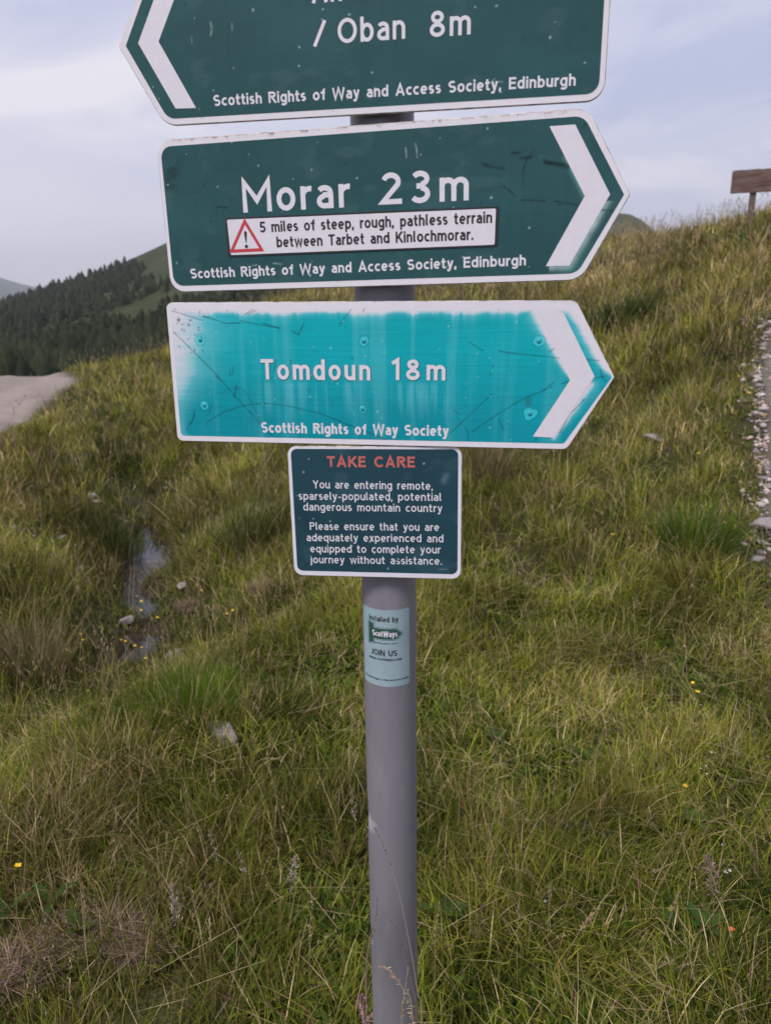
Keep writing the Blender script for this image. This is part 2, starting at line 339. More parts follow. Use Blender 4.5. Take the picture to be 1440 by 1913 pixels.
# ------------------------------------------------------------------ lettering: a stroke font in the manner of road-sign lettering
def arc(cx, cy, rx, ry, a0, a1, n=None):
    n = n or max(4, int(abs(a1-a0)/14))
    return [(cx+rx*math.cos(math.radians(a0+(a1-a0)*i/n)), cy+ry*math.sin(math.radians(a0+(a1-a0)*i/n))) for i in range(n+1)]
def glyph(c, w):
    h = w/2; X = .74; D = -.27
    def o_(cx, W, hh=X, y0=0): return arc(cx, y0+hh/2, W/2-h, hh/2-h+.005, 90, 450, 32)
    def s_(W, Ht):
        r = (Ht-2*h)/4
        return arc(W/2, Ht-h-r, W/2-h, r, 38, 270, 16)+arc(W/2, h+r, W/2-h, r, 90, -142, 16)[1:]
    def arch(x0, W): return arc(x0+W/2, X-W*.5, W/2-h, W*.5-h, 172, 0, 12)+[(x0+W-h, 0)]
    up = {
     'A': (.80, [[(h*.9, 0), (.40, 1.0-h*.3), (.80-h*.9, 0)], [(.17, .31), (.63, .31)]]),
     'C': (.76, [arc(.42, .5, .42-h, .5-h, 42, 318, 26)]),
     'E': (.60, [[(.60, h), (h, h), (h, 1-h), (.59, 1-h)], [(h, .52), (.55, .52)]]),
     'I': (w, [[(h, 0), (h, 1)]]), 'J': (.44, [[(.44-h, 1), (.44-h, .25)]+arc(.2, .25, .24-h, .25-h, 0, -150, 10)[1:]]),
     'K': (.70, [[(h, 0), (h, 1)], [(h*1.1, .36), (.64, 1)], [(.27, .56), (.68, 0)]]),
     'M': (.96, [[(h, 0), (h, 1-h*.2), (.48, .38), (.96-h, 1-h*.2), (.96-h, 0)]]),
     'N': (.78, [[(h, 0), (h, 1-h*.2), (.78-h, h*.2), (.78-h, 1)]]),
     'O': (.88, [arc(.44, .5, .44-h, .5-h, 90, 450, 36)]),
     'P': (.64, [[(h, 0), (h, 1-h), (.36, 1-h)]+arc(.36, .72, .28-h, .28-h, 90, -90, 14)[1:]+[(h, .44+h)]]),
     'R': (.70, [[(h, 0), (h, 1-h), (.38, 1-h)]+arc(.38, .73, .29-h, .27-h, 90, -90, 14)[1:]+[(h, .46+h)], [(.34, .47), (.66, 0)]]),
     'S': (.66, [s_(.66, 1.)]), 'T': (.66, [[(0, 1-h), (.66, 1-h)], [(.33, 1-h), (.33, 0)]]),
     'U': (.74, [[(h, 1), (h, .36)]+arc(.37, .36, .37-h, .36-h, 180, 360, 16)[1:]+[(.74-h, 1)]]),
     'W': (1.12, [[(h*.9, 1), (.29, .02), (.56, .95), (.83, .02), (1.12-h*.9, 1)]]),
     'Y': (.72, [[(h*.9, 1), (.36, .45), (.72-h*.9, 1)], [(.36, .46), (.36, 0)]]),
     '1': (.34, [[(.0, .80), (.34-h, .96), (.34-h, 0)]]),
     '2': (.62, [arc(.31, .70, .31-h, .30-h, 160, -22, 14)+[(.06, h), (.64, h)]]),
     '3': (.62, [arc(.31, .745, .29-h, .255-h, 150, -80, 14), arc(.30, .275, .32-h, .275-h+.01, 80, -150, 16), [(.2, .53), (.36, .53)]]),
     '5': (.60, [[(.56, 1-h), (.13, 1-h), (.10, .56)]+arc(.27, .32, .33-h, .32-h, 118, -148, 18)]),
     '8': (.64, [arc(.32, .755, .27-h, .245-h, 90, 450, 26), arc(.32, .275, .32-h, .275-h, 90, 450, 28)]),
     '/': (.46, [[(0, 0), (.46, 1)]]), '-': (.36, [[(.02, .34), (.34, .34)]]), '.': (w, [[(h, 0), (h, w)]]), ',': (w, [[(h*1.1, w), (h*.6, -.14)]]),
     '!': (w, [[(h, .3), (h, 1)], [(h, 0), (h, w)]]),
     'a': (.54, [arc(.26, X-.24, .27-h, .24-h, 150, 12, 10)+[(.54-h, X-.3), (.54-h, 0)], [(.54-h, .43), (.26, .43)]+arc(.25, .215+h*.25, .25-h, .215-h*.75, 90, 270, 12)[1:]+[(.40, h*1.1), (.54-h, .15)]]),
     'b': (.60, [[(h, 1), (h, 0)], o_(.30, .60)]), 'c': (.52, [arc(.31, X/2, .31-h, X/2-h, 48, 312, 20)]),
     'd': (.60, [[(.60-h, 1), (.60-h, 0)], o_(.30, .60)]),
     'e': (.60, [[(h, X*.5), (.60-h, X*.5)], arc(.30, X/2, .30-h, X/2-h, 0, 312, 24)]),
     'f': (.40, [arc(.36, 1-.22, .22-h*.0-h, .22-h, 80, 180, 8)+[(.14+h, 0)], [(0, X-h), (.38, X-h)]]),
     'g': (.60, [o_(.30, .60), [(.60-h, X), (.60-h, -.04)]+arc(.30, -.04, .30-h, .24-h, 0, -150, 12)[1:]]),
     'h': (.56, [[(h, 1), (h, 0)], arch(0, .56)]), 'i': (w, [[(h, X), (h, 0)], [(h, 1.0-w*1.02), (h, 1.0)]]),
     'j': (w*1.5, [[(w, X), (w, -.12)]+arc(w-.16, -.12, .16, .13, 0, -80, 6)[1:], [(w, 1.0-w*1.02), (w, 1.0)]]),
     'k': (.54, [[(h, 1), (h, 0)], [(h*1.2, .28), (.48, X)], [(.2, .42), (.50, 0)]]),
     'l': (w*1.45, [[(h, 1), (h, .16)]+arc(h+.15, .15, .15, .15-h, 180, 262, 6)[1:]]),
     'm': (.88, [[(h, X), (h, 0)], arch(0, .88/2+h*.9), arch(.88/2-h*.9, .88/2+h*.9)]),
     'n': (.56, [[(h, X), (h, 0)], arch(0, .56)]), 'o': (.62, [o_(.31, .62)]),
     'p': (.60, [[(h, X), (h, D)], o_(.30, .60)]), 'q': (.60, [[(.60-h, X), (.60-h, D)], o_(.30, .60)]),
     'r': (.36, [[(h, X), (h, 0)], arc(.31, X-.30, .31-h, .30-h, 172, 76, 8)]), 's': (.48, [s_(.48, X)]),
     't': (.40, [[(.12+h*.5, X+.22), (.12+h*.5, .2)]+arc(.12+h*.5+.17, .18, .17, .18-h, 180, 285, 9)[1:], [(0, X-h), (.37, X-h)]]),
     'u': (.56, [[(.56-h, X), (.56-h, 0)], [(h, X)]+arc(.28, .28, .28-h, .28-h, 180, 352, 12)]),
     'v': (.54, [[(h*.9, X), (.27, .04), (.54-h*.9, X)]]), 'w': (.84, [[(h*.9, X), (.23, .03), (.42, .68), (.61, .03), (.84-h*.9, X)]]),
     'x': (.54, [[(h, 0), (.54-h, X)], [(h, X), (.54-h, 0)]]), 'y': (.56, [[(h*.9, X), (.29, .05)], [(.56-h*.9, X), (.26, -.06)]+[(.2, -.18), (.10, D+h), (.02, D+h)]]),
     ' ': (.42, []),
    }
    return up[c]
def ribbon(pts, w, V, F, z, to3):
    if w < 3 and len(V) >= 0 and getattr(to3, 'wrap', False):
        pts = [tuple(np.array(a)+(np.array(b)-np.array(a))*i/m_) for a, b in zip(pts[:-1], pts[1:]) for m_ in [max(1, int(math.dist(a, b)/.9))] for i in range(m_)]+[pts[-1]]
    P = np.array(pts, float); keep = np.r_[True, np.linalg.norm(np.diff(P, axis=0), axis=1) > 1e-5]; P = P[keep]
    closed = np.linalg.norm(P[0]-P[-1]) < 1e-4
    d = np.diff(P, axis=0); d /= np.linalg.norm(d, axis=1)[:, None]; n = np.c_[-d[:, 1], d[:, 0]]
    m_ = np.empty_like(P)
    m_[0] = n[0]; m_[-1] = n[-1]
    for i in range(1, len(P)-1):
        q = n[i-1]+n[i]; q /= max(np.linalg.norm(q), 1e-6); m_[i] = q/max(q@n[i], .42)
    if closed:
        q = n[0]+n[-1]; q /= np.linalg.norm(q); m_[0] = m_[-1] = q/max(q@n[0], .42)
    b = len(V)
    for p, q in zip(P, m_):
        V.append(to3(*(p+q*w/2), z)); V.append(to3(*(p-q*w/2), z))
    for i in range(len(P)-1): F.append((b+2*i, b+2*i+1, b+2*i+3, b+2*i+2))
def text(s, x0, x1, y, cap, w=.17, z=.35, sp=.10, slope=0., V=None, F=None, to3=None, skip=(), grow=0.):
    """lay s between x0 and x1 (mm) on baseline y with the given cap height; strokes become flat ribbons"""
    V = [] if V is None else V; F = [] if F is None else F
    to3 = to3 or (lambda a, b, c: (a, b, c))
    gl = [glyph(c, w) for c in s]; wd = sum(g_[0] for g_ in gl)+sp*(len(s)-1)
    kx = (x1-x0)/(wd*cap) if x1 is not None else 1.
    x = 0.; k = 0
    for ci, (c, (gw, st)) in enumerate(zip(s, gl)):
        for q in st:
            if (ci,) in skip: continue
            pts = [(x0+(x+a_)*cap*kx, y+b_*cap+slope*((x+a_)*cap*kx)) for a_, b_ in q]
            ribbon(pts, (w+grow)*cap, V, F, z+.006*(k % 9), to3); k += 1
        x += gw+sp
    return V, F

# ------------------------------------------------------------------ sign shapes (millimetres, board plane)
def roundpoly(pts, rad, seg=7):
    out = []; n = len(pts)
    for i in range(n):
        p0, p1, p2 = (np.array(pts[(i+k) % n], float) for k in (-1, 0, 1))
        r = rad[i]; u = (p0-p1)/np.linalg.norm(p0-p1); v = (p2-p1)/np.linalg.norm(p2-p1)
        th = math.acos(np.clip(u@v, -1, 1)); t = r/math.tan(th/2); c = p1+(u+v)/np.linalg.norm(u+v)*r/math.sin(th/2)
        a, b = p1+u*t, p1+v*t; a0 = math.atan2(*(a-c)[::-1]); a1 = math.atan2(*(b-c)[::-1]); da = (a1-a0+math.pi) % (2*math.pi)-math.pi
        out += [tuple(c+r*np.array((math.cos(a0+da*k/seg), math.sin(a0+da*k/seg)))) for k in range(seg+1)]
    return out
def inset(pts, d):
    P = np.array(pts, float); n = len(P)
    keep = [i for i in range(n) if np.linalg.norm(P[i]-P[i-1]) > 1e-4]; P = P[keep]; n = len(P)
    e = np.roll(P, -1, 0)-P; e /= np.linalg.norm(e, axis=1)[:, None]; nn = np.c_[-e[:, 1], e[:, 0]]
    q = nn+np.roll(nn, 1, 0); q /= np.linalg.norm(q, axis=1)[:, None]; q /= np.maximum((q*nn).sum(1), .5)[:, None]
    return P+q*d
def plate(name, outline, thick, mats, parent, bev=.8):
    o0 = np.array(outline); i0 = inset(outline, bev); o0 = inset(outline, 0.); n = len(o0)
    V = np.r_[np.c_[i0, np.zeros(n)], np.c_[o0, -bev*np.ones(n)], np.c_[o0, -(thick-bev*.5)*np.ones(n)], np.c_[i0, -thick*np.ones(n)]]/1000.
    F = [tuple(range(n)), tuple(range(4*n-1, 3*n-1, -1))]; mi = [0, 2]
    for k in range(3):
        for i in range(n):
            j = (i+1) % n; F.append((k*n+i, (k+1)*n+i, (k+1)*n+j, k*n+j)); mi.append(1)
    return mesh(name, V, F, None, parent, mats=mats, midx=mi)
def flat(name, pts, z, mt, parent):
    return mesh(name, [(x/1000, y/1000, z/1000) for x, y in pts], [tuple(range(len(pts)))], mt, parent)
def letters(name, V, F, mt, parent):
    return mesh(name, np.array(V)/1000., F, mt, parent)
def polyd(X, Y, pts):
    return seg_dist(X, Y, pts)
def face(name, outline, z, paint, mt, parent, step=.85):
    P = np.array(outline); y0, y1 = P[:, 1].min(), P[:, 1].max()
    e = .02
    ys = np.unique(np.r_[y0+e, np.linspace(y0+e, y0+8, 12), np.arange(y0+8, y1-8, step), np.linspace(y1-8, y1-e, 12), P[(P[:, 1] > y0+e) & (P[:, 1] < y1-e)][:, 1]])
    Q = np.roll(P, -1, 0); L_ = np.full(len(ys), 1e9); R2 = np.full(len(ys), -1e9)
    for a, b in zip(P, Q):
        lo, hi = min(a[1], b[1]), max(a[1], b[1])
        if hi-lo < 1e-9: continue
        mk = (ys >= lo) & (ys <= hi); xx = a[0]+(ys[mk]-a[1])/(b[1]-a[1])*(b[0]-a[0])
        L_[mk] = np.minimum(L_[mk], xx); R2[mk] = np.maximum(R2[mk], xx)
    nu = int((R2.max()-L_.min())/step); u = np.linspace(0, 1, nu)
    X = L_[:, None]+u*(R2-L_)[:, None]; Y = np.repeat(ys[:, None], nu, 1)
    col = paint(X, Y)
    a = (np.arange(len(ys)-1)[:, None]*nu+np.arange(nu-1)).ravel()
    V = np.stack([X, Y, np.full_like(X, z)], -1).reshape(-1, 3)/1000.
    return trimesh(name, V, np.r_[np.c_[a, a+1, a+nu+1], np.c_[a, a+nu+1, a+nu]], mt, col.reshape(-1, 3), parent)

# ------------------------------------------------------------------ the fingerpost
PX, PY, LX, LY = .0023, .9710, -.0033, .0010
AX = np.array([LX, LY, 1.]); AX /= np.linalg.norm(AX)
AX0 = np.array([PX, PY, CAMH])              # axis point at eye level
gz = float(H(PX-LX*CAMH, PY-LY*CAMH))
base = AX0+AX*((gz-CAMH)/AX[2])
post_root = empty('signpost', base)
tag(post_root, 'grey metal signpost carrying three green arrow boards and a warning notice', 'signpost')

M_post = noisy('grey post paint', [(.30, (.150, .144, .170)), (.48, (.190, .183, .212)), (.56, (.198, .190, .220)), (.72, (.245, .235, .265))], 9, .36, 8, bump=.0006, bscale=90, spec=.45, stretch=(1, 1, .35))
M_edge = noisy('dirty board edge', [(.35, (.16, .13, .11)), (.48, (.44, .39, .36)), (.62, (.60, .56, .55))], 60, .7, 5, spec=.3)
M_back = noisy('bare aluminium back', [(.3, (.34, .34, .35)), (.7, (.46, .46, .47))], 14, .5, 5, metal=.6)
M_clip = noisy('galvanised clip', [(.3, (.28, .28, .29)), (.7, (.42, .42, .43))], 40, .5, 4, metal=.5)
M_letter = noisy('white vinyl lettering', [(.25, (.655, .625, .69)), (.7, (.70, .67, .735))], 90, .5, 4, spec=.4)
M_letter_shadow = mat('dark letter shadow', (.018, .045, .05), .5)  # painted shadow outline of the upper board's letters
M_black = mat('black print', (.012, .012, .016), .55)
M_redtri = mat('red print', (.50, .035, .05), .5)
M_care = noisy('faded red print', [(.3, (.46, .10, .085)), (.6, (.56, .15, .13))], 220, .55, 4)
M_face = attr_mat('sign face vinyl', .5, .18)
def scrape(mt, pt, rad, colr):
    t = mt.node_tree; b = t.nodes['Principled BSDF']; c = N(t, 'ShaderNodeTexCoord')
    vm = N(t, 'ShaderNodeVectorMath', _operation='DISTANCE'); vm.inputs[1].default_value = pt; L(t, c.outputs['Object'], vm.inputs[0])
    n = N(t, 'ShaderNodeTexNoise', Scale=130, Detail=6, Roughness=.7); L(t, c.outputs['Object'], n.inputs[0])
    a = N(t, 'ShaderNodeMath', _operation='MULTIPLY_ADD'); a.inputs[1].default_value = -1/rad; a.inputs[2].default_value = .55; L(t, vm.outputs['Value'], a.inputs[0])
    q = N(t, 'ShaderNodeMath', _operation='ADD'); L(t, a.outputs[0], q.inputs[0]); L(t, n.outputs[0], q.inputs[1])
    r = ramp(t, [(.45, (0, 0, 0)), (.85, (1, 1, 1))]); L(t, q.outputs[0], r.inputs[0])
    m_ = N(t, 'ShaderNodeMix', _data_type='RGBA'); L(t, r.outputs[0], m_.inputs[0]); src = b.inputs['Base Color'].links[0].from_socket
    L(t, src, m_.inputs[6]); m_.inputs[7].default_value = (*colr, 1); L(t, m_.outputs[2], b.inputs['Base Color'])
scrape(M_post, (-.036, -.014, CAMH-.765-gz), .030, (.42, .42, .50)); scrape(M_post, (-.037, -.006, CAMH-1.0-gz), .014, (.45, .45, .52))
scrape(M_post, (.036, -.008, CAMH-.87-gz), .014, (.36, .34, .40))
def border_mat(name, hh, dirt):
    mt = mat(name, (.7, .67, .73), .5, 0, .3); t = mt.node_tree; b = t.nodes['Principled BSDF']
    c = N(t, 'ShaderNodeTexCoord'); sx = N(t, 'ShaderNodeSeparateXYZ'); L(t, c.outputs['Object'], sx.inputs[0])
    n = N(t, 'ShaderNodeTexNoise', Scale=70, Detail=7, Roughness=.65); L(t, c.outputs['Object'], n.inputs[0])
    a1 = N(t, 'ShaderNodeMath', _operation='MULTIPLY_ADD'); a1.inputs[1].default_value = 1/.0075; a1.inputs[2].default_value = -(hh-.0062)/.0075
    L(t, sx.outputs[1], a1.inputs[0])
    cp = N(t, 'ShaderNodeClamp'); L(t, a1.outputs[0], cp.inputs[0])
    a2 = N(t, 'ShaderNodeMath', _operation='MULTIPLY_ADD'); a2.inputs[1].default_value = dirt; L(t, cp.outputs[0], a2.inputs[0]); L(t, n.outputs[0], a2.inputs[2])
    r = ramp(t, [(.30, (.72, .69, .75)), (.66, (.69, .66, .72)), (.74, (.50, .45, .44)), (.80, (.22, .18, .17)), (.83, (.52, .47, .47)), (1., (.40, .36, .35))]); L(t, a2.outputs[0], r.inputs[0]); L(t, r.outputs[0], b.inputs['Base Color'])
    return mt

def post():
    n, segs = 56, 180
    z0, z1 = -.25, CAMH+.44-gz
    zs = np.linspace(z0, z1, segs); V = []
    for z in zs:
        for k in range(n):
            th = 2*math.pi*k/n; r = .038
            # knocks on the left flank low down
            for zc, tc_, sz, st, dp in ((CAMH-.757-gz, 176, .022, 16, .0028), (CAMH-.995-gz, 182, .010, 20, .0045), (CAMH-.86-gz, -2, .03, 12, .0012)):
                dth = (math.degrees(th)-tc_+180) % 360-180
                r -= dp*math.exp(-((z-zc)/sz)**2-(dth/st)**2)
            p = base+AX*z+np.array((r*math.cos(th), r*math.sin(th), 0)); V.append(p-base)
    F = [(j*n+k, j*n+(k+1) % n, (j+1)*n+(k+1) % n, (j+1)*n+k) for j in range(segs-1) for k in range(n)]
    o = mesh('post', V, F, M_post, post_root, smooth=True)
    cap = []
    for r, z in ((.0395, -.02), (.0395, .004), (.034, .012), (.02, .016)):
        for k in range(n): cap.append(base+AX*(z1+z)+np.array((r*math.cos(2*math.pi*k/n), r*math.sin(2*math.pi*k/n), 0))-base)
    F = [(j*n+k, j*n+(k+1) % n, (j+1)*n+(k+1) % n, (j+1)*n+k) for j in range(3) for k in range(n)]+[tuple(range(3*n, 4*n))]
    mesh('post_cap', cap, F, mat('black plastic cap', (.02, .02, .022), .5), post_root, smooth=True)
post()

def board_matrix(yaw, hh, roll, front):
    yaw, roll = R_(yaw), R_(roll)
    e = np.array([math.cos(yaw), math.sin(yaw), 0]); e -= AX*(e@AX); e /= np.linalg.norm(e); n = np.cross(e, AX)
    e2 = math.cos(roll)*e+math.sin(roll)*AX; a2 = -math.sin(roll)*e+math.cos(roll)*AX
    C = AX0+AX*hh+n*front
    m = Matrix.Identity(4)
    for i in range(3): m[i][0], m[i][1], m[i][2], m[i][3] = e2[i], a2[i], n[i], C[i]-base[i]
    return m
def mounting(board, rows, half, back):
    """channel rails riveted to the back of the board and the straps that hold them on the post"""
    for y in rows:
        V = []; b = (-half, half, y-12, y+12, -back-9, -back-.05)
        V = [(x/1000, yy/1000, z/1000) for x in b[:2] for yy in b[2:4] for z in b[4:]]
        mesh('channel_rail', V, [(0, 1, 3, 2), (4, 6, 7, 5), (0, 4, 5, 1), (2, 3, 7, 6), (0, 2, 6, 4), (1, 5, 7, 3)], M_clip, board)
        n = 36; V = []
        for r in (.0383, .0405):
            for dy in (-.010, .010):
                for k in range(n): V.append((r*math.cos(2*math.pi*k/n), y/1000+dy, -.052+r*math.sin(2*math.pi*k/n)))
        F = []
        for k in range(n):
            q = (k+1) % n
            F += [(2*n+k, 2*n+q, 3*n+q, 3*n+k), (k, n+k, n+q, q), (k, q, 2*n+q, 2*n+k), (n+k, 3*n+k, 3*n+q, n+q)]
        mesh('post_clip', V, F, M_clip, board)

def specks(X, Y, n, box, r0, r1, seed):
    g_ = np.random.default_rng(seed); m_ = np.zeros_like(X)
    for _ in range(n):
        cx = g_.uniform(*box[:2]); cy = g_.uniform(*box[2:]); r = g_.uniform(r0, r1); sx, sy = g_.uniform(.6, 1.4), g_.uniform(.6, 1.7)
        mk = (np.abs(X-cx) < 5) & (np.abs(Y-cy) < 5)
        m_[mk] = np.maximum(m_[mk], np.exp(-(((X[mk]-cx)/sx)**2+((Y[mk]-cy)/sy)**2)/(r*r)))
    return m_
def green_paint(scr, lightscr, seed, soft=None):
    def f(X, Y):
        b = np.array((.022, .079, .087)); n = fbm(X*.012+seed, Y*.02, seed, 5)[..., None]; n2 = fbm(X*.2, Y*.01, seed+5, 3)[..., None]; n3 = fbm(X*.015, Y*.25, seed+6, 3)[..., None]
        c = b*(.80+.4*n)*(.98+.04*n2)*(.96+.08*n3)
        c = c+np.array((.006, .012, .004))*(n2-.5)*.5
        scuff = sstep(.60, .76, fbm(X*.03, Y*.05, seed+9, 5))[..., None]*.16
        c = c*(1-scuff)+np.array((.10, .17, .18))*scuff
        if soft is not None: c = soft(X, Y, c)
        for p, wd in scr:
            d = polyd(X, Y, p); m_ = np.exp(-(d/wd)**2)[..., None]*.75*(.4+.9*fbm(X*.25, Y*.25, seed+2, 2))[..., None]; c = c*(1-m_)+np.array((.006, .012, .014))*m_
        for p, wd in lightscr:
            d = polyd(X, Y, p); m_ = np.exp(-(d/wd)**2)[..., None]*.6*(fbm(X*.3, Y*.3, seed+3, 2))[..., None]; c = c*(1-m_)+np.array((.55, .6, .6))*m_
        m_ = specks(X, Y, 46, (-300, 290, -82, 82), .45, 1.0, seed+11)[..., None]; c = c*(1-m_)+np.array((.42, .52, .5))*m_
        m_ = specks(X, Y, 22, (-300, 290, -82, 82), .5, 1.1, seed+12)[..., None]*.8; c = c*(1-m_)+np.array((.008, .012, .012))*m_
        return c
    return f
def arrow_outline(l, r, hh, tip, rad, rt, sgn):
    if sgn > 0: pts = [(l, -hh), (r, -hh), (r+tip, 0), (r, hh), (l, hh)]; rr = [rad, rad*1.3, rt, rad*1.3, rad]
    else: pts = [(l, -hh), (r, -hh), (r, hh), (l, hh), (l-tip, 0)]; rr = [rad*1.3, rad, rad, rad*1.3, rt]
    return roundpoly(pts, rr)
SOC = 'Scottish Rights of Way and Access Society, Edinburgh'

# --- upper board, pointing left
bm = plate('direction_board', arrow_outline(-249.8, 249.4, 85.7, 49.8, 19, 5, -1), 4.2, [border_mat('upper board border', .0857, .2), M_edge, M_back], post_root)
bm.matrix_basis = board_matrix(-10.44, .2865, -.15, .052); bm['label'] = 'dark green upper board pointing left'
face('board_face', arrow_outline(-246, 243.2, 78.5, 44.4, 13, 1.5, -1), .25,
     green_paint([([(-252, 3), (-247, 0)], .8), ([(-238, -24), (-235, -27)], 1.), ([(-230, -38), (-228, -42)], 1.)], [([(-185, 16), (-184, 10), (-186, 4)], 1.2), ([(-160, 14), (-160, 8)], .8), ([(-209, 4), (-209, -2)], .6), ([(134, -58), (130, -61), (142, -62)], .8)], 3), M_face, bm)
flat('chevron', [(-235.1, -68.2), (-209.8, -68.9), (-249.3, 1.7), (-209.8, 71), (-235.1, 71), (-274.6, 1.7)], .55, M_letter, bm)
def line(parent, mt, *a, nm='lettering', **k):
    V, F = text(*a, **k); return letters(nm, V, F, mt, parent)
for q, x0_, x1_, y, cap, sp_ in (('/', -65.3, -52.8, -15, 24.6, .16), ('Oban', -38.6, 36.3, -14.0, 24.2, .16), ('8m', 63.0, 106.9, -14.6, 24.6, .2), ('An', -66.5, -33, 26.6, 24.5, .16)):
    line(bm, M_letter_shadow, q, x0_, x1_, y, cap, .155, .3, sp_, grow=.07, nm='lettering_shadow'); line(bm, M_letter, q, x0_, x1_, y, cap, .155, .45, sp_)  # wider dark copy behind each word paints its shadow outline
line(bm, M_letter, SOC, -188, 219, -68.2, 11.6, .19, .45, .085, slope=-.004)
mounting(bm, (-45, 45), 200, 4.2)

# --- middle board, pointing right
def morar_soft(X, Y, c):
    d = polyd(X, Y, [(262, .8), (222.1, -71.6), (196, -71.5)]); k = (np.exp(-(d/4.5)**2)*((Y < -6) & (X > 200))*.8*(.4+.9*fbm(X*.1, Y*.1, 77)))[..., None]
    c = c*(1-k)+np.array((.45, .62, .60))*k
    d = polyd(X, Y, [(214, 40), (235.5, .5)]); k = (np.exp(-(d/3.)**2)*.45)[..., None]; c = c*(1-k)+np.array((.2, .42, .40))*k
    k = (sstep(-30, -78, Y)*sstep(200, 225, X)*.35)[..., None]; c = c*(1-k)+np.array((.02, .17, .15))*k
    k = np.exp(-(polyd(X, Y, [(-245, 58), (-250, 40)])/10.)**2)[..., None]*.55*(fbm(X*.15, Y*.15, 91, 4)[..., None] > .5); return c*(1-k)+np.array((.014, .025, .028))*k
bm = plate('direction_board', arrow_outline(-264.9, 235.2, 87.3, 48.1, 19, 4, 1), 4.2, [border_mat('middle board border', .0873, .30), M_edge, M_back], post_root)
bm.matrix_basis = board_matrix(-11.87, .1033, .56, .052); bm['label'] = 'dark green middle board pointing right with warning strip'
SM = [[(155.5, 48.0), (164.6, 48.3)], [(124.2, 39.2), (134.8, 35.1), (147.3, 33.1)], [(165.1, 42.2), (177.3, 42.7)], [(190.5, 38.9), (200.9, 35.4), (217.7, 32.7)], [(191.5, 36.2), (206.6, 32.8), (217.8, 30.0)]]
SM2 = [[(168.6, 14.5), (168.3, 28.8), (171.8, 40.0), (179.9, 50.0)], [(146.7, 14.8), (154.4, 9.9), (160.7, 3.8)], [(168.1, -.2), (192.8, -2.3)], [(204.2, -3.4), (228.7, -8.5)], [(252.1, -14.6), (265.1, -15.7)], [(-193.8, 9.9), (-180.8, 8.0)], [(229.8, 68.3), (233.2, 72.3)]]
face('board_face', arrow_outline(-260, 231, 79.8, 45.6, 13, 1.5, 1), .25,
     green_paint([(p, 1.6) for p in SM]+[(p, .9) for p in SM2], [(p, .8) for p in ([(50.7, 49.8), (50.4, 58.8), (48.9, 64.2)], [(38.7, 50.5), (38.1, 60.4)], [(-126.7, -57.0), (-117.0, -58.5)], [(-156.6, -59.5), (-147.7, -58.2)])], 5, morar_soft), M_face, bm)
flat('chevron', [(195.3, 72.1), (235.5, .5), (196.2, -71.2), (222.1, -71.6), (262.0, .8), (222.2, 72.1)], .55, M_letter, bm)
line(bm, M_letter, 'Morar', -160.9, -28.3, 1.6, 34.3, .17, .45, .15); line(bm, M_letter, '23m', 8.3, 109.4, 2.3, 33.8, .17, .45, .26)
line(bm, M_letter, SOC, -236.3, 174.2, -71.6, 11.8, .19, .45, .085, slope=.005)
st_ = plate('warning_strip', roundpoly([(-184.2, -48.2), (142.4, -48.2), (143.2, -5.4), (-184.6, -3.0)], [3]*4), .55, [M_black]*3, bm, .2)
st_.location = (0, 0, .00085)
zz = .0
flat('warning_strip_face', roundpoly([(-180.4, -45.8), (138.6, -46.0), (139.6, -7.8), (-182.0, -5.4)], [1.6]*4), 1.05, M_letter, bm)
V, F = [], []
ribbon([(-159.4, -8.2), (-179.0, -41.3), (-140.2, -41.1), (-159.4, -8.2)], 3.6, V, F, 1.25, lambda a, b, c: (a, b, c))
letters('warning_triangle', V, F, M_redtri, bm)
V, F = [], []
to = lambda a, b, c: (a, b, c)
V += [(-161.3, -21.5, 1.3), (-157.7, -21.5, 1.3), (-158.5, -28.5, 1.3), (-159.0, -32.6, 1.3), (-159.8, -32.6, 1.3), (-160.5, -28.5, 1.3)]; F.append((5, 4, 3, 2, 1, 0))
k0 = len(V); V += [(-159.4+1.7*math.cos(t_*.5236), -20.8+1.7*math.sin(t_*.5236), 1.31) for t_ in range(12)]; F.append(tuple(range(k0, k0+12)))
k0 = len(V); V += [(-159.4+2.1*math.cos(t_*.5236), -36.6+2.1*math.sin(t_*.5236), 1.3) for t_ in range(12)]; F.append(tuple(range(k0, k0+12)))
letters('warning_mark', V, F, M_black, bm)
line(bm, M_black, '5 miles of steep, rough, pathless terrain', -140.7, 135.5, -21.6, 12.2, .18, 1.25, .10, slope=-.004, nm='warning_lettering')
line(bm, M_black, 'between Tarbet and Kinlochmorar.', -120.8, 114.5, -39.2, 12.2, .18, 1.25, .10, slope=-.003, nm='warning_lettering')
mounting(bm, (-45, 45), 200, 4.2)

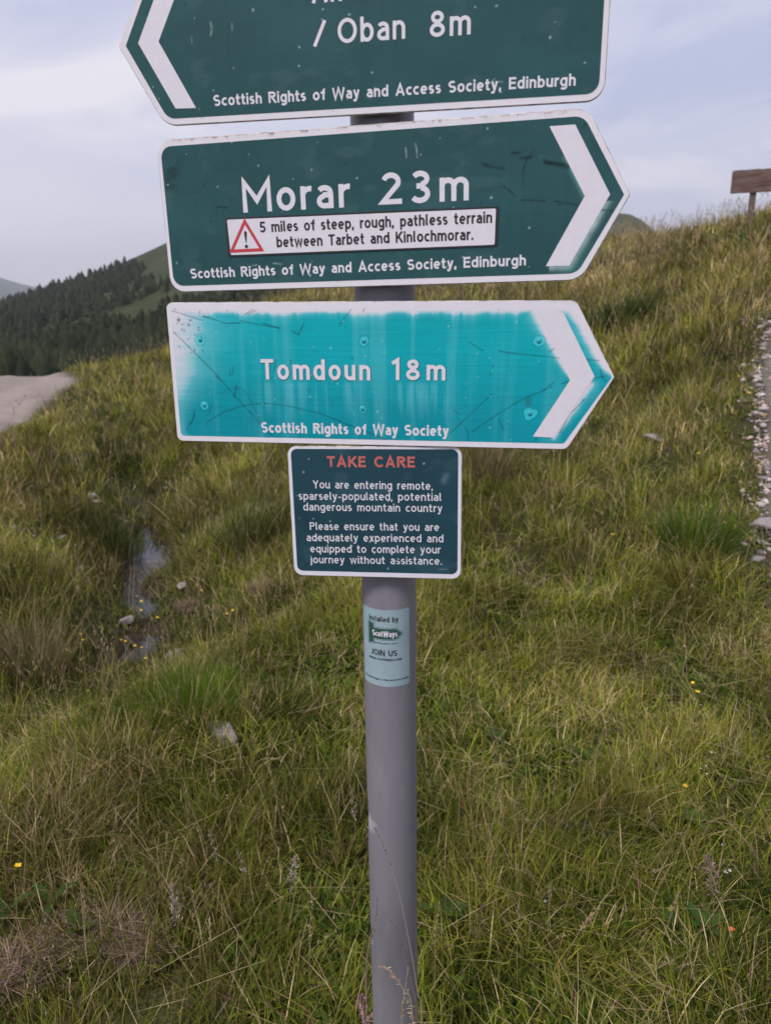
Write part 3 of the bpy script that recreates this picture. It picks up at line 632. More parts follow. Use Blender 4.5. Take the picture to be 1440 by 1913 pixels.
# --- lower board, faded to turquoise, pointing right
ST = [[(-261.2, 51.6), (-250.5, 40.9), (-207.3, -2.6), (-185.8, -28.5), (-155.9, -60.7), (-139.8, -78.0)], [(-226.7, -62.0), (-202.0, -48.1), (-175.9, -39.6), (-148.3, -36.5), (-117.0, -39.3), (-75.9, -48.2), (-35.2, -63.7), (7.4, -80.1)],
 [(-202.4, -23.1), (-189.2, -16.8), (-176.7, -18.3), (-166.8, -30.3), (-155.7, -56.6)], [(-261.0, 77.2), (-222.2, 65.6)], [(-221.8, 71.0), (-192.3, 62.3), (-173.7, 62.6)], [(-173.6, 65.1), (-149.3, 60.3), (-123.0, 56.4)], [(-145.1, 62.2), (-125.1, 56.1)],
 [(-109.0, 52.2), (-99.5, 48.4)], [(-100.0, 49.8), (-92.9, 62.1)], [(-48.7, 60.2), (-34.6, 77.9)], [(-19.9, 75.4), (-17.9, 78.8)], [(-167.0, 72.7), (-156.4, 78.4)], [(-161.9, 72.7), (-153.0, 77.4)], [(-187.9, -28.6), (-182.7, -14.4)], [(-186.5, -28.6), (-184.5, -14.4)],
 [(-188.2, -.4), (-185.4, 9.6)], [(-191.5, -2.4), (-190.5, 5.6)], [(-255.8, -73.0), (-244.8, -58.1), (-241.7, -46.7)], [(-248.7, -65.5), (-242.2, -52.9)], [(-222.5, -50.5), (-218.0, -39.1)], [(-210.5, -2.6), (-205.5, -7.6)], [(-133.7, 4.0), (-129.9, 17.8)], [(-112.8, 12.0), (-110.9, 17.9)],
 [(107.5, 40.4), (125.2, 29.4)], [(143.5, 29.8), (155.1, 27.6), (180.1, 25.2), (216.3, 21.6)], [(245.5, 20.1), (259.5, 19.2)], [(115.2, -67.2), (144.3, -45.6), (174.8, -26.3), (207.8, -12.3)], [(87.1, -70.8), (110.7, -47.1), (137.5, -20.9)], [(218.0, -8.3), (226.4, -5.4)], [(92.6, -41.4), (97.1, -46.9)],
 [(106.0, -62.3), (110.3, -71.4), (109.9, -79.6)], [(219.5, -67.2), (229.8, -45.2), (245.7, -26.4)], [(191.0, -80.9), (192.6, -72.8)], [(202.3, 28.7), (208.1, 33.5)], [(262.1, 9.2), (264.6, -.2), (269.6, -4.0)], [(257.2, -1.3), (270.1, 1.7)], [(146.5, -52.5), (152.9, -64.5)], [(197.4, -16.3), (209.4, -6.5)]]
RIV = [(-227.2, 42.0), (-19.0, 41.0), (189.7, 41.3), (-228.2, -40.0), (-21.8, -41.7), (183.4, -44.4)]
def tom_paint(X, Y):
    w_ = np.array((.70, .67, .74)); pale = np.array((.17, .56, .64))
    n = fbm(X*.01, Y*.02, 201, 5); br = fbm(X*.02, Y*1.1, 202, 3); vs = fbm(X*.07, Y*.004, 203, 4); vs2 = fbm(X*.16, Y*.008, 204, 3)
    top = sstep(-80, 60, Y)[..., None]
    c = np.array((.002, .27, .34))*(1-top)+np.array((.003, .37, .43))*top
    c = c*(.9+.2*n[..., None])*(.86+.28*br[..., None])
    k = (sstep(.52, .80, vs)*.20)[..., None]; c = c*(1-k)+pale*k
    # pale runs below the name
    k = (sstep(-4, -14, Y)*sstep(-62, -20, Y)*sstep(.40, .7, vs2)*((X > -155) & (X < 85))*.34)[..., None]; c = c*(1-k)+pale*k
    # bleached edges
    q = (79.6-Y)
    f1 = np.exp(-(np.maximum(q, 0)/(4.2+5.5*sstep(.35, .8, vs)+3*vs2))**2)
    lw = 6+34*sstep(-70, 30, Y)*(.7+.6*fbm(X*.0, Y*.05, 207, 3)); f2 = np.exp(-(np.maximum(X+262, 0)/lw)**1.7)*(.35+.6*sstep(-60, 10, Y))*(.7+.5*n)
    f = np.maximum(f1*1.1, f2)
    ch_in = polyd(X, Y, [(180, 84), (228, -2)]); f = np.maximum(f, np.exp(-(ch_in/(2+7*sstep(-20, 70, Y)))**1.6)*(X < 232)*sstep(-8, 10, Y))
    rim = polyd(X, Y, [(226, 80), (275, 1)]); f = np.maximum(f, np.exp(-(rim/(5+9*fbm(X*.05, Y*.05, 208)*sstep(-5, 50, Y)))**2)*sstep(-4, 12, Y)*1.05)
    lo = polyd(X, Y, [(250, -8), (213, -73)]); f = np.maximum(f, np.exp(-(lo/(3+7*sstep(-75, -30, Y)*fbm(X*.08, Y*.08, 209)))**1.6)*(X > 200)*sstep(2, -10, Y)*.95)
    f = np.maximum(f, ((polyd(X, Y, [(247, 35), (262, 20)]) < 5)*.2))
    f = np.clip(f*(.86+.3*br), 0, 1)
    # ghost of the colour on the way to white is pale turquoise
    g1 = np.clip(f*1.8, 0, 1)[..., None]; g2 = np.clip(f*1.9-.75, 0, 1)[..., None]
    c = c*(1-g1*.75)+pale*g1*.75; c = c*(1-g2)+w_*g2
    for (rx, ry), big in zip(RIV, (1.15, 1.0, 1.15, .95, .8, 1.35)):
        an = np.arctan2(Y-ry, X-rx); d = np.hypot(X-rx, Y-ry); rr = 5.4*big*(1+.07*np.sin(2*an+rx)+.05*np.sin(5*an+ry)+(.13*np.sin(3*an+1.) if big > 1.3 else 0))
        k = (sstep(rr+.9, rr-.4, d)*.7)[..., None]; c = c*(1-k)+np.array((.05, .58, .66))*k
        k = (np.exp(-((d-rr-.9)/.8)**2)*.35)[..., None]; c = c*(1-k)+np.array((.005, .09, .12))*k
    for i, p in enumerate(ST):
        d = polyd(X, Y, p); wd = .7; m_ = (np.exp(-(d/wd)**2)*(.75 if i != 2 else .45)*(.45+.8*fbm(X*.2, Y*.2, 210, 2)))[..., None]; c = c*(1-m_)+np.array((.008, .05, .065))*m_
    d = np.hypot((X-180.7)/4.2, (Y+29.2)/6.8); k = (sstep(1.15, .8, d)*.55)[..., None]; c = c*(1-k)+np.array((.02, .14, .14))*k
    m_ = specks(X, Y, 22, (-258, -225, 20, 80), .6, 1.5, 211)[..., None]*.85; c = c*(1-m_)+np.array((.015, .05, .07))*m_
    m_ = specks(X, Y, 30, (-258, 230, -78, 78), .5, 1.1, 212)[..., None]*.6; c = c*(1-m_)+np.array((.01, .07, .09))*m_
    m_ = specks(X, Y, 60, (-258, 250, -78, 78), .4, .8, 213)[..., None]*.6; c = c*(1-m_)+np.array((.5, .72, .76))*m_
    return c
bm = plate('direction_board', arrow_outline(-268.8, 229.3, 87.5, 49.8, 8, 2, 1), 3.4, [noisy('lower board border', [(.3, (.69, .66, .73)), (.68, (.73, .70, .77)), (.74, (.6, .57, .6)), (.8, (.3, .27, .27))], 45, .5, 6), M_edge, M_back], post_root)
bm.matrix_basis = board_matrix(-8.53, -.0886, -.53, .052); bm['label'] = 'sun faded turquoise board pointing right'
face('board_face', arrow_outline(-263.2, 225.5, 80.0, 50.2, 5, 1.2, 1), .25, tom_paint, M_face, bm, .8)
flat('chevron', [(185.8, 76.0), (228.0, -4), (188.1, -72.2), (213.7, -72.9), (255.9, .9), (215.9, 73.5)], .55, M_letter, bm)
M_letter_shadow2 = mat('turquoise letter shadow', (.004, .10, .13), .5)
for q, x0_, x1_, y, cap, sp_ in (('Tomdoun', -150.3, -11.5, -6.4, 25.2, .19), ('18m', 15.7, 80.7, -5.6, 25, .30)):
    line(bm, M_letter_shadow2, q, x0_+.3, x1_+.3, y-.5, cap, .18, .3, sp_, grow=.06, nm='lettering_shadow'); line(bm, M_letter, q, x0_, x1_, y, cap, .18, .45, sp_)  # darker copy, shifted down a little, paints the letters' shadow
line(bm, M_letter, 'Scottish Rights of Way Society', -153.8, 85.8, -74.0, 13.6, .20, .45, .10)
M_riv = mat('painted rivet', (.02, .30, .37), .4)
for rx, ry in RIV:
    V = [(rx, ry, 1.3)]; n = 16; F = []
    for r, z in ((1.6, 1.1), (2.6, .7), (3.0, .26)):
        V += [(rx+r*math.cos(k*6.2832/n), ry+r*math.sin(k*6.2832/n), z) for k in range(n)]
    F = [(0, 1+k, 1+(k+1) % n) for k in range(n)]+[(1+j*n+k, 1+(j+1)*n+k, 1+(j+1)*n+(k+1) % n, 1+j*n+(k+1) % n) for j in range(2) for k in range(n)]
    mesh('rivet', np.array(V)/1000, F, M_riv, bm, smooth=True)
mounting(bm, (-41, 41), 240, 3.4)

# --- notice plate
def care_paint(X, Y):
    n = fbm(X*.02, Y*.03, 301, 5)[..., None]; c = np.array((.017, .056, .078))*(.8+.4*n)
    k = (sstep(.58, .75, fbm(X*.04, Y*.06, 302, 5))*.20)[..., None]; c = c*(1-k)+np.array((.07, .14, .17))*k
    m_ = specks(X, Y, 16, (-115, 95, -78, 85), .4, .9, 303)[..., None]*.9; c = c*(1-m_)+np.array((.6, .65, .7))*m_
    m_ = (np.exp(-(polyd(X, Y, [(72, -73.5), (83, -73.2)])/.6)**2)*.5*fbm(X*.9, Y*.2, 305))[..., None]; c = c*(1-m_)+np.array((.5, .55, .6))*m_
    m_ = (np.exp(-(polyd(X, Y, [(78, 45), (81, 52)])/4)**2)*.25)[..., None]; c = c*(1-m_)+np.array((.25, .33, .4))*m_
    return c
rect = lambda l, r, b, t, rad: roundpoly([(l, b), (r, b), (r, t), (l, t)], [rad]*4)
nb = plate('notice_plate', rect(-122.2, 101.0, -86.9, 89.6, 12), 2.6, [noisy('notice border', [(.3, (.66, .64, .72)), (.66, (.71, .69, .77)), (.75, (.5, .47, .5))], 55, .5, 6), M_edge, M_back], post_root)
nb.matrix_basis = board_matrix(-7.08, -.267, .31, .0512); nb['label'] = 'dark green notice plate headed TAKE CARE'
face('board_face', rect(-117.5, 96.2, -79.8, 86.2, 8), .2, care_paint, M_face, nb, 1.)
V, F = text('TAKE CARE', -70.9, 42.0, 62.7, 14.2, .20, .4, .12)
letters('heading_lettering', V, F, M_care, nb)
for q, x0_, x1_, y, sl_ in (('You are entering remote,', -90.5, 64.2, 34.4, -.004), ('sparsely-populated, potential', -110.5, 75, 18.8, .003), ('dangerous mountain country', -104.8, 76.4, 4.2, .002),
                   ('Please ensure that you are', -97.5, 72.3, -22.2, .008), ('adequately experienced and', -102.6, 77.8, -37.9, .01), ('equipped to complete your', -98.3, 74.4, -53.5, .012), ('journey without assistance.', -99.1, 75.8, -68.7, .01)):
    line(nb, M_letter, q, x0_, x1_, y, 10.6, .145, .4, .13, slope=sl_)
# scuffs that have eaten into the print
M_scuff = noisy('scraped patch', [(.4, (.018, .05, .07)), (.7, (.03, .028, .03))], 300, .6)
scf = []
for cx, cy, rx, ry, k in ((-19, -48.5, 1.6, 4, 7), (-17, -54, 1.2, 4.6, 6), (-96.5, -57.8, 2.2, 1.3, 7), (25.6, -58, 2.4, 2.0, 7), (17.6, -61.4, 3., 1.1, 7), (48, 67.5, 1.5, .8, 7)):
    scf.append([(cx+rx*math.cos(t_*6.2832/k)*random.uniform(.7, 1.2), cy+ry*math.sin(t_*6.2832/k)*random.uniform(.7, 1.2)) for t_ in range(k)])
for pts in scf: letters('scuff', [(x, y, .6) for x, y in pts], [tuple(range(len(pts)))], M_scuff, nb)
mounting(nb, (40, -50), 90, 2.6)

# --- round-the-post sticker
M_stick = noisy('pale blue sticker', [(.3, (.25, .345, .39)), (.7, (.31, .40, .44))], 30, .45, 5)
def onpost(r):
    def f(x, y, z):                          # x, y in mm on the unrolled sticker, angle 0 facing the camera
        th = R_(-90)+x/1000/.038
        p = AX0+AX*(y/1000/AX[2])-base
        rr = r+z/1000
        return tuple(p+np.array((rr*math.cos(th), rr*math.sin(th), 0)))
    f.wrap = True
    return f
to = onpost(.0382)
xl, xr, yt, yb = -47.5, 30.5, -406.5, -523.0
V = []; F = []; nxs, nys = 40, 12
ol = np.array(roundpoly([(xl, yb), (xr, yb), (xr, yt), (xl, yt)], [3.5]*4, 5))
cols = np.unique(np.r_[np.linspace(xl, xr, nxs), ol[:, 0]])
def span(x):
    ys = []
    P = ol; Q = np.roll(ol, -1, 0)
    for a, b in zip(P, Q):
        if abs(a[0]-b[0]) > 1e-9 and min(a[0], b[0])-1e-6 <= x <= max(a[0], b[0])+1e-6: ys.append(a[1]+(x-a[0])/(b[0]-a[0])*(b[1]-a[1]))
    return min(ys), max(ys)
for x in cols:
    lo_, hi_ = span(x)
    if x in (cols[0], cols[-1]): lo_, hi_ = yb+3.5, yt-3.5
    V += [to(x, lo_, 0), to(x, hi_, 0)]
F = [(2*i, 2*i+2, 2*i+3, 2*i+1) for i in range(len(cols)-1)]
stk = mesh('sticker', V, F, M_stick, post_root, smooth=True); stk['label'] = 'pale blue installer sticker wrapped round the post'
def dens(pts, k=8):
    out = []
    for a, b in zip(pts, pts[1:]+pts[:1]): out += [tuple(np.array(a)+(np.array(b)-np.array(a))*i/k) for i in range(k)]
    return out
def wrapped(name, strips, z, mt):
    V, F = [], []
    for xs, lo_, hi_ in strips:
        k0 = len(V)
        for x, a, b in zip(xs, lo_, hi_): V += [to(x, a, z), to(x, b, z)]
        F += [(k0+2*i, k0+2*i+2, k0+2*i+3, k0+2*i+1) for i in range(len(xs)-1)]
    return mesh(name, V, F, mt, stk, smooth=True)
def logo(g_, z, mt, nm):
    # upright and pointed arm of the emblem: two stretches of columns
    xa = np.linspace(-32-g_, -24+g_, 5); xb = np.linspace(-24+g_, 17+g_*1.6, 14)
    lo2 = np.interp(xb, [-30, 9+g_*.5, 17+g_*1.6], [-450-g_, -450-g_, -442.5]); hi2 = np.interp(xb, [-30, 9+g_*.5, 17+g_*1.6], [-435+g_, -435+g_, -442.5])
    wrapped(nm, [(xa, np.full(5, -459-g_)+np.linspace(0, 3, 5), np.full(5, -427.+g_)-np.linspace(0, 2, 5)), (xb, lo2, hi2)], z, mt)
M_logo = mat('sticker green', (.018, .075, .062), .5)
logo(2.0, .03, M_logo, 'emblem_rim'); logo(1.3, .06, M_stick, 'emblem_line'); logo(.4, .09, M_logo, 'emblem')
for q, x0_, x1_, y, cap, w_, z_, mt in (('ScotWays', -25.5, 10.5, -446.3, 8.4, .18, .28, M_letter), ('Installed by', -31, 12, -424.2, 7.8, .165, .2, M_black), ('uplifting public access', -23, 11.5, -457.4, 2.2, .2, .2, M_black),
        ('JOIN US', -28, 10, -475.5, 8.8, .175, .2, M_black), ('www.scotways.com', -32.5, 16.5, -482.8, 4.6, .17, .2, M_black), ('The Scottish Rights of Way and Access Society', -43.5, 27.5, -513.6, 2.8, .2, .2, M_black)):
    V, F = text(q, x0_, x1_, y, cap, w_, z_, .12, to3=to); mesh('sticker_lettering', V, F, mt, stk)

# ------------------------------------------------------------------ grass
M_grass = attr_mat('grass blades', .6, .08, .34)
M_dry = attr_mat('dry straw', .8, .05, .25)
def blades(P, az, ln, wd, lean, curve, col, nseg=3, tw=None, tipc=None):
    K = len(P); d = np.c_[np.cos(az), np.sin(az), np.zeros(K)]
    ta = az+np.pi/2+(rng.normal(0, .6, K) if tw is None else tw)
    sd = np.c_[np.cos(ta), np.sin(ta), np.zeros(K)]
    nv = 2*nseg+1; V = np.empty((K, nv, 3), np.float32); C = np.empty((K, nv, 3), np.float32)
    p = np.array(P, float)
    for i in range(nseg+1):
        t_ = i/nseg
        w_ = (wd*(.75+.5*t_ if t_ < .4 else (1-t_)**.75*1.25))[:, None]*.5
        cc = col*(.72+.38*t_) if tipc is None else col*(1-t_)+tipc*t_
        if i < nseg:
            V[:, 2*i] = p-sd*w_; V[:, 2*i+1] = p+sd*w_; C[:, 2*i] = C[:, 2*i+1] = cc
        else: V[:, 2*i] = p; C[:, 2*i] = cc
        th = lean+curve*(t_+.5/nseg)
        p = p+((np.sin(th)*ln/nseg)[:, None]*d+np.c_[np.zeros(K), np.zeros(K), np.cos(th)*ln/nseg])
    T = []
    for i in range(nseg-1): T += [(2*i, 2*i+1, 2*i+3), (2*i, 2*i+3, 2*i+2)]
    T.append((2*nseg-2, 2*nseg-1, 2*nseg)); T = np.array(T)
    return V.reshape(-1, 3), (np.arange(K)[:, None, None]*nv+T[None]).reshape(-1, 3), C.reshape(-1, 3)
class Acc:
    def __init__(s): s.V = []; s.T = []; s.C = []; s.n = 0
    def add(s, q):
        V, T, C = q; s.V.append(V); s.T.append(T+s.n); s.C.append(C); s.n += len(V)
    def build(s, name, mt, parent=None, origin=None):
        V = np.concatenate(s.V)
        if origin is not None: V = V-np.array(origin, np.float32)
        return trimesh(name, V, np.concatenate(s.T), mt, np.concatenate(s.C), parent)
G_A = np.array((.130, .160, .018)); G_B = np.array((.225, .230, .030)); G_O = np.array((.29, .235, .068)); G_D = np.array((.042, .066, .010)); STR = np.array((.58, .45, .25)); BRN = np.array((.23, .145, .08)); PNK = np.array((.44, .30, .20))
def pal(w):
    c = np.stack([G_A, G_B, G_O, G_D, STR, BRN, PNK]); cum = np.cumsum(w, 1)/w.sum(1, keepdims=True)
    k = (rng.random(len(w))[:, None] > cum).sum(1); return c[np.minimum(k, 6)]*(.42+1.05*rng.random((len(w), 1)))
def scatter(n, dmin, dmax, half=33., power=1.0, back=False):
    """ground points, evenly per area, in the part of the slope the photo can see plus a margin to each side"""
    d = np.sqrt(dmin**2+(dmax**2-dmin**2)*rng.random(n)); a_ = np.radians(rng.uniform(-half, half, n))
    x, y = d*np.sin(a_), d*np.cos(a_)
    return x, y
def weights(x, y):
    n = len(x); d = np.hypot(x, y); w_ = np.zeros((n, 7))
    p1 = fbm(x*.8, y*.8, 401); p2 = fbm(x*2.6, y*2.6, 402); hillr = sstep(.0, 2.2, hbase(x, y))
    p3 = fbm(x*.45+3, y*.45, 404)
    w_[:, 0] = 1.0; w_[:, 1] = .45+2.4*sstep(.42, .65, p1); w_[:, 2] = .3+1.3*sstep(.45, .7, p2)+1.2*hillr
    w_[:, 3] = .15+2.0*sstep(.55, .75, fbm(x*1.7, y*1.7, 403)); w_[:, 4] = .13+.5*hillr+.8*sstep(.54, .70, p2); w_[:, 5] = .24+.5*sstep(.55, .7, p1)*p2+.35*hillr+1.3*sstep(.62, .74, fbm(x*1.9+5, y*1.9, 406)); w_[:, 6] = .04+.8*hillr*sstep(2, 5, d)
    dk = np.exp(-(seg_dist(x, y, DITCH)/.5)**2)+np.exp(-(seg_dist(x, y, DITCH2)/.26)**2); w_[:, 3] += 5*dk; w_[:, 5] += 1.6*dk; w_[:, 0] += 1.5*dk  # dark ditch plants; the darkness also puts the bank's shade into the colour
    vg = np.exp(-(seg_dist(x, y, [(-.75, 3.0), (-.55, 3.9)])/.15)**2); w_[:, 3] += 2.5*vg; w_[:, 5] += 2.*vg
    left = sstep(-.9, -1.8, x)*sstep(2.5, 3.5, y)
    w_[:, 1] += 1.4*left*sstep(.4, .6, p3); w_[:, 2] += left*1.3
    return w_, p1, p2, hillr
def field(acc, n, d0, d1, half, l0, l1, w0, w1, nseg, flat_frac=.25, inner=0.):
    x, y = scatter(n, d0, d1, half)
    clump = fbm(x*4.3, y*4.3, 411, 3); clump2 = fbm(x*1.1, y*1.1, 412, 3)
    ok = (in_path(x, y) > -.05+.30*(clump-.5)) & (in_track(x, y) > -.05+.3*(clump-.5)) & (rng.random(n) < .34+1.5*sstep(.30, .62, clump))
    hz_ = H(x, y); ok &= ~in_water(x, y) | (hz_ > WATER_Z+.06) | ((hz_ > WATER_Z+.004) & (rng.random(n) < .45)) | (rng.random(n) < .26)
    ok &= (np.hypot(x-base[0], y-base[1]) > .045) & (np.abs(np.degrees(np.arctan2(x, y))) >= inner)
    bare = np.exp(-(np.hypot((x+.62)/.34, (y-1.27)/.14))**2); ok &= rng.random(n) > bare*.3
    x, y, clump, clump2 = x[ok], y[ok], clump[ok], clump2[ok]; K = len(x)
    w_, p1, p2, hr = weights(x, y); col = pal(w_)*(.62+.76*sstep(.3, .7, fbm(x*2.2+9, y*2.2, 431, 4)))[:, None]*1.16
    z = H(x, y)-.006-.03*(in_path(x, y) < .05)
    cx = vnoise(x*3.7, y*3.7, 421)*6.28*2; az = cx+rng.normal(0, 1.5, K)
    ln = (l0+(l1-l0)*rng.random(K)**1.6)*(.32+1.35*clump)*(.6+.85*clump2)*(1+.25*hr)*(1-.55*np.exp(-np.hypot(x-MND[0], y-MND[1])**2/1.2))
    ln *= np.where(in_water(x, y) & (z < WATER_Z+.05), .5, 1.); edge = sstep(.02, .5, np.minimum(in_path(x, y), in_track(x, y)+.1)); ln *= .3+.7*edge
    wd = w0+(w1-w0)*rng.random(K)
    lie = rng.random(K) < flat_frac
    lean = np.where(lie, rng.uniform(.7, 1.35, K), np.abs(rng.normal(.22, .3, K))); curve = np.where(lie, rng.uniform(-.1, .5, K), rng.uniform(.05, 1.5, K))
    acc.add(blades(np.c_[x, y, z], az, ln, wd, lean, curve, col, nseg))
MND = hit(1401, 412)
acc = Acc()
field(acc, 60000, .35, 2.0, 60, .04, .15, .0016, .0038, 4)
field(acc, 130000, 1.3, 3.4, 36, .035, .15, .0016, .0040, 4)
field(acc, 110000, 3.2, 7.0, 33, .06, .22, .0026, .0058, 3)
field(acc, 120000, 6.5, 13., 32, .08, .28, .006, .012, 3)
field(acc, 90000, 12.5, 25, 33, .10, .34, .011, .022, 2, .1)
field(acc, 70000, 1.8, 7.5, 72, .06, .22, .004, .008, 3, inner=33)
field(acc, 70000, 7., 20, 62, .10, .32, .010, .020, 2, .1, inner=33)
# low leafy mat between the blades
def mat_leaves(n, d0, d1, half, s0, s1):
    x, y = scatter(n, d0, d1, half); c = fbm(x*5, y*5, 431, 3); ok = (c > .42) & (in_path(x, y) > .02) & (in_track(x, y) > .0) & ~(in_water(x, y) & (H(x, y) < WATER_Z+.02)); x, y = x[ok], y[ok]; K = len(x)
    col = np.where(rng.random((K, 1)) < .6, np.array((.075, .125, .016)), np.array((.15, .18, .022)))*(.4+.9*rng.random((K, 1)))
    acc.add(blades(np.c_[x, y, H(x, y)+rng.uniform(0, .02, K)], rng.random(K)*6.28, rng.uniform(s0, s1, K), rng.uniform(s0, s1, K)*.42, rng.uniform(.6, 1.4, K), rng.uniform(0, .5, K), col, 2, tw=np.zeros(K)))
mat_leaves(75000, .5, 3.6, 40, .010, .036); mat_leaves(16000, .8, 3.4, 36, .022, .048); mat_leaves(36000, 3.4, 8, 33, .02, .05)
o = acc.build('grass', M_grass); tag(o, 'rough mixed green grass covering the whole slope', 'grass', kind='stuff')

def stems(acc, P, az, ln, lean, curve, col, hcol, wd, nsp, splen, nseg=4, hfrac=.22):
    V, T, C = blades(P, az, ln, wd, lean, curve, col, nseg); acc.add((V, T, C))
    K = len(P); d = np.c_[np.cos(az), np.sin(az), np.zeros(K)]
    for j in range(nsp):
        t_ = 1-hfrac+hfrac*(j+.5)/nsp; p = np.array(P, float); m_ = 12
        for i in range(m_):
            th = lean+curve*((i+.5)/m_)*t_; p = p+(ln*t_/m_)[:, None]*(np.sin(th)[:, None]*d+np.c_[np.zeros(K), np.zeros(K), np.cos(th)])
        acc.add(blades(p, rng.random(K)*6.28, splen*rng.uniform(.7, 1.2, K)*(1-.5*abs(j/nsp-.4)), splen*.30*np.ones(K), rng.uniform(.2, .75, K)+.4*lean, np.zeros(K), hcol*(.7+.6*rng.random((K, 1))), 2))
acc = Acc()
def drystalks(n, d0, d1, half, l0, l1, wd, nsp, spl, thr=.45, nseg=4):
    x, y = scatter(n, d0, d1, half); c = fbm(x*1.3+7, y*1.3, 441, 3); hr = sstep(.2, 2.0, hbase(x, y)); left = sstep(-.9, -1.6, x)*sstep(5, 3, y)
    ok = (np.hypot(x-MND[0], y-MND[1]) > .9) & (rng.random(n) < .12+.75*sstep(thr, thr+.2, c)*(.5+.5*hr)+.3*hr+.3*left) & (in_path(x, y) > .05) & (in_track(x, y) > .05) & ~((np.abs(x) < .16) & (y < 1.3)) & ~(in_water(x, y) & (H(x, y) < WATER_Z+.03))
    x, y = x[ok], y[ok]; K = len(x); u = rng.random((K, 1))
    hc = np.where(u < .5, np.array((.42, .32, .19)), np.where(u < .8, np.array((.36, .24, .17)), np.array((.22, .14, .11))))
    stems(acc, np.c_[x, y, H(x, y)], rng.random(K)*6.28, rng.uniform(l0, l1, K), np.abs(rng.normal(.12, .16, K)), rng.uniform(.1, .8, K), STR*(.55+.4*rng.random((K, 1))), hc, wd*np.ones(K), nsp, spl*np.ones(K), nseg)
drystalks(2300, .9, 3.2, 36, .12, .34, .0013, 13, .009)
drystalks(3800, 3.0, 7.0, 33, .2, .42, .0022, 8, .016, nseg=3)
drystalks(7000, 6.5, 22, 33, .3, .6, .005, 4, .04, .35, nseg=3)
# fallen straw lying across the sward
for n, d0, d1, wd in ((2600, 1.0, 3.4, .0012), (2600, 3.2, 7, .0024)):
    x, y = scatter(n, d0, d1, 35); ok = (in_path(x, y) > .0) & (rng.random(n) < .25+.9*sstep(-.2, .9, x)); x, y = x[ok], y[ok]; K = len(x)
    acc.add(blades(np.c_[x, y, H(x, y)+rng.uniform(.03, .10, K)], rng.random(K)*6.28, rng.uniform(.08, .26, K), wd*np.ones(K), rng.uniform(1.25, 1.6, K), rng.uniform(-.1, .35, K), STR*(.5+.75*rng.random((K, 1))), 3))
o = acc.build('dry_grass', M_dry); tag(o, 'straw coloured seed stalks and fallen straw among the grass', 'dry grass', kind='stuff')

# ------------------------------------------------------------------ gravel and stones
M_stone = noisy('pale schist', [(.3, (.17, .145, .145)), (.5, (.31, .275, .275)), (.7, (.50, .46, .46))], 14, .85, 7, bump=.004, bscale=40)
def ico(sub=2):
    import bmesh
    b = bmesh.new(); bmesh.ops.create_icosphere(b, subdivisions=sub, radius=1); V = np.array([v.co[:] for v in b.verts]); F = np.array([[v.index for v in f.verts] for f in b.faces]); b.free(); return V, F
IV, IF = ico(1); IV2, IF2 = ico(3)
def gravel():
    n = 26000; t_ = rng.random(n)*(len(PCEN)-1.001); i = t_.astype(int); fr = (t_-i)[:, None]; P = PCEN[i]*(1-fr)+PCEN[i+1]*fr
    P = P+rng.uniform(-.75, .75, (n, 2)); ok = (in_path(P[:, 0], P[:, 1]) < .02+.16*rng.random(n)**2) & (P[:, 1] > -1) & (P[:, 1] < 16); P = P[ok]
    # scree on the near bank of the track
    m_ = 170; b_ = np.array([hit(*q)[:2] for q in ((60, 910), (130, 930), (70, 1000), (150, 985), (20, 900), (120, 1040), (215, 955))]); q = b_[rng.integers(0, 7, m_)]+rng.normal(0, .16, (m_, 2)); P = np.r_[P, q]
    K = len(P); s = .008+.020*rng.random(K)**3; s[-m_:] *= .95; 
    s *= np.clip(.7+.06*np.hypot(P[:, 0], P[:, 1]), .7, 1.5)
    sc = s[:, None]*np.c_[rng.uniform(.8, 1.5, K), rng.uniform(.7, 1.2, K), rng.uniform(.45, .8, K)]
    an = rng.random(K)*6.28; c, s_ = np.cos(an)[:, None], np.sin(an)[:, None]
    v = IV[None]*(1+.28*rng.normal(size=(K, len(IV), 1)))*sc[:, None]
    v = np.stack([v[..., 0]*c-v[..., 1]*s_, v[..., 0]*s_+v[..., 1]*c, v[..., 2]], -1)+np.c_[P, H(P[:, 0], P[:, 1])-.03*(in_path(P[:, 0], P[:, 1]) < 0)+sc[:, 2]*.1+.022*sstep(-.04, -.12, in_path(P[:, 0], P[:, 1]))][:, None]
    T = (np.arange(K)[:, None, None]*len(IV)+IF[None]).reshape(-1, 3)
    col = np.array((.40, .345, .345))*(.25+1.2*rng.random((K, 1)))*np.where(rng.random((K, 1)) < .3, np.array((1.05, .92, .85)), 1.)
    o = trimesh('gravel', v.reshape(-1, 3), T, attr_mat('gravel stones', .9, .2), np.repeat(col, len(IV), 0)); tag(o, 'loose pale pinkish gravel strewn along the path', 'gravel', kind='stuff')
gravel()
STV = []
for k in range(5):
    g_ = np.random.default_rng(500+k); v = IV2.copy()
    for _ in range(9):
        nrm = g_.normal(size=3); nrm /= np.linalg.norm(nrm); h_ = g_.uniform(.55, .85); d = v@nrm; v -= np.maximum(d-h_, 0)[:, None]*nrm*.92
    v *= 1+.05*(fbm(v[:, 0]*3+k*9, v[:, 1]*3+v[:, 2]*2, 70+k)[:, None]-.5)
    me = bpy.data.meshes.new('stone'); me.from_pydata(v.tolist(), [], IF2.tolist()); me.materials.append(M_stone); STV.append(me)
sc_i = 0
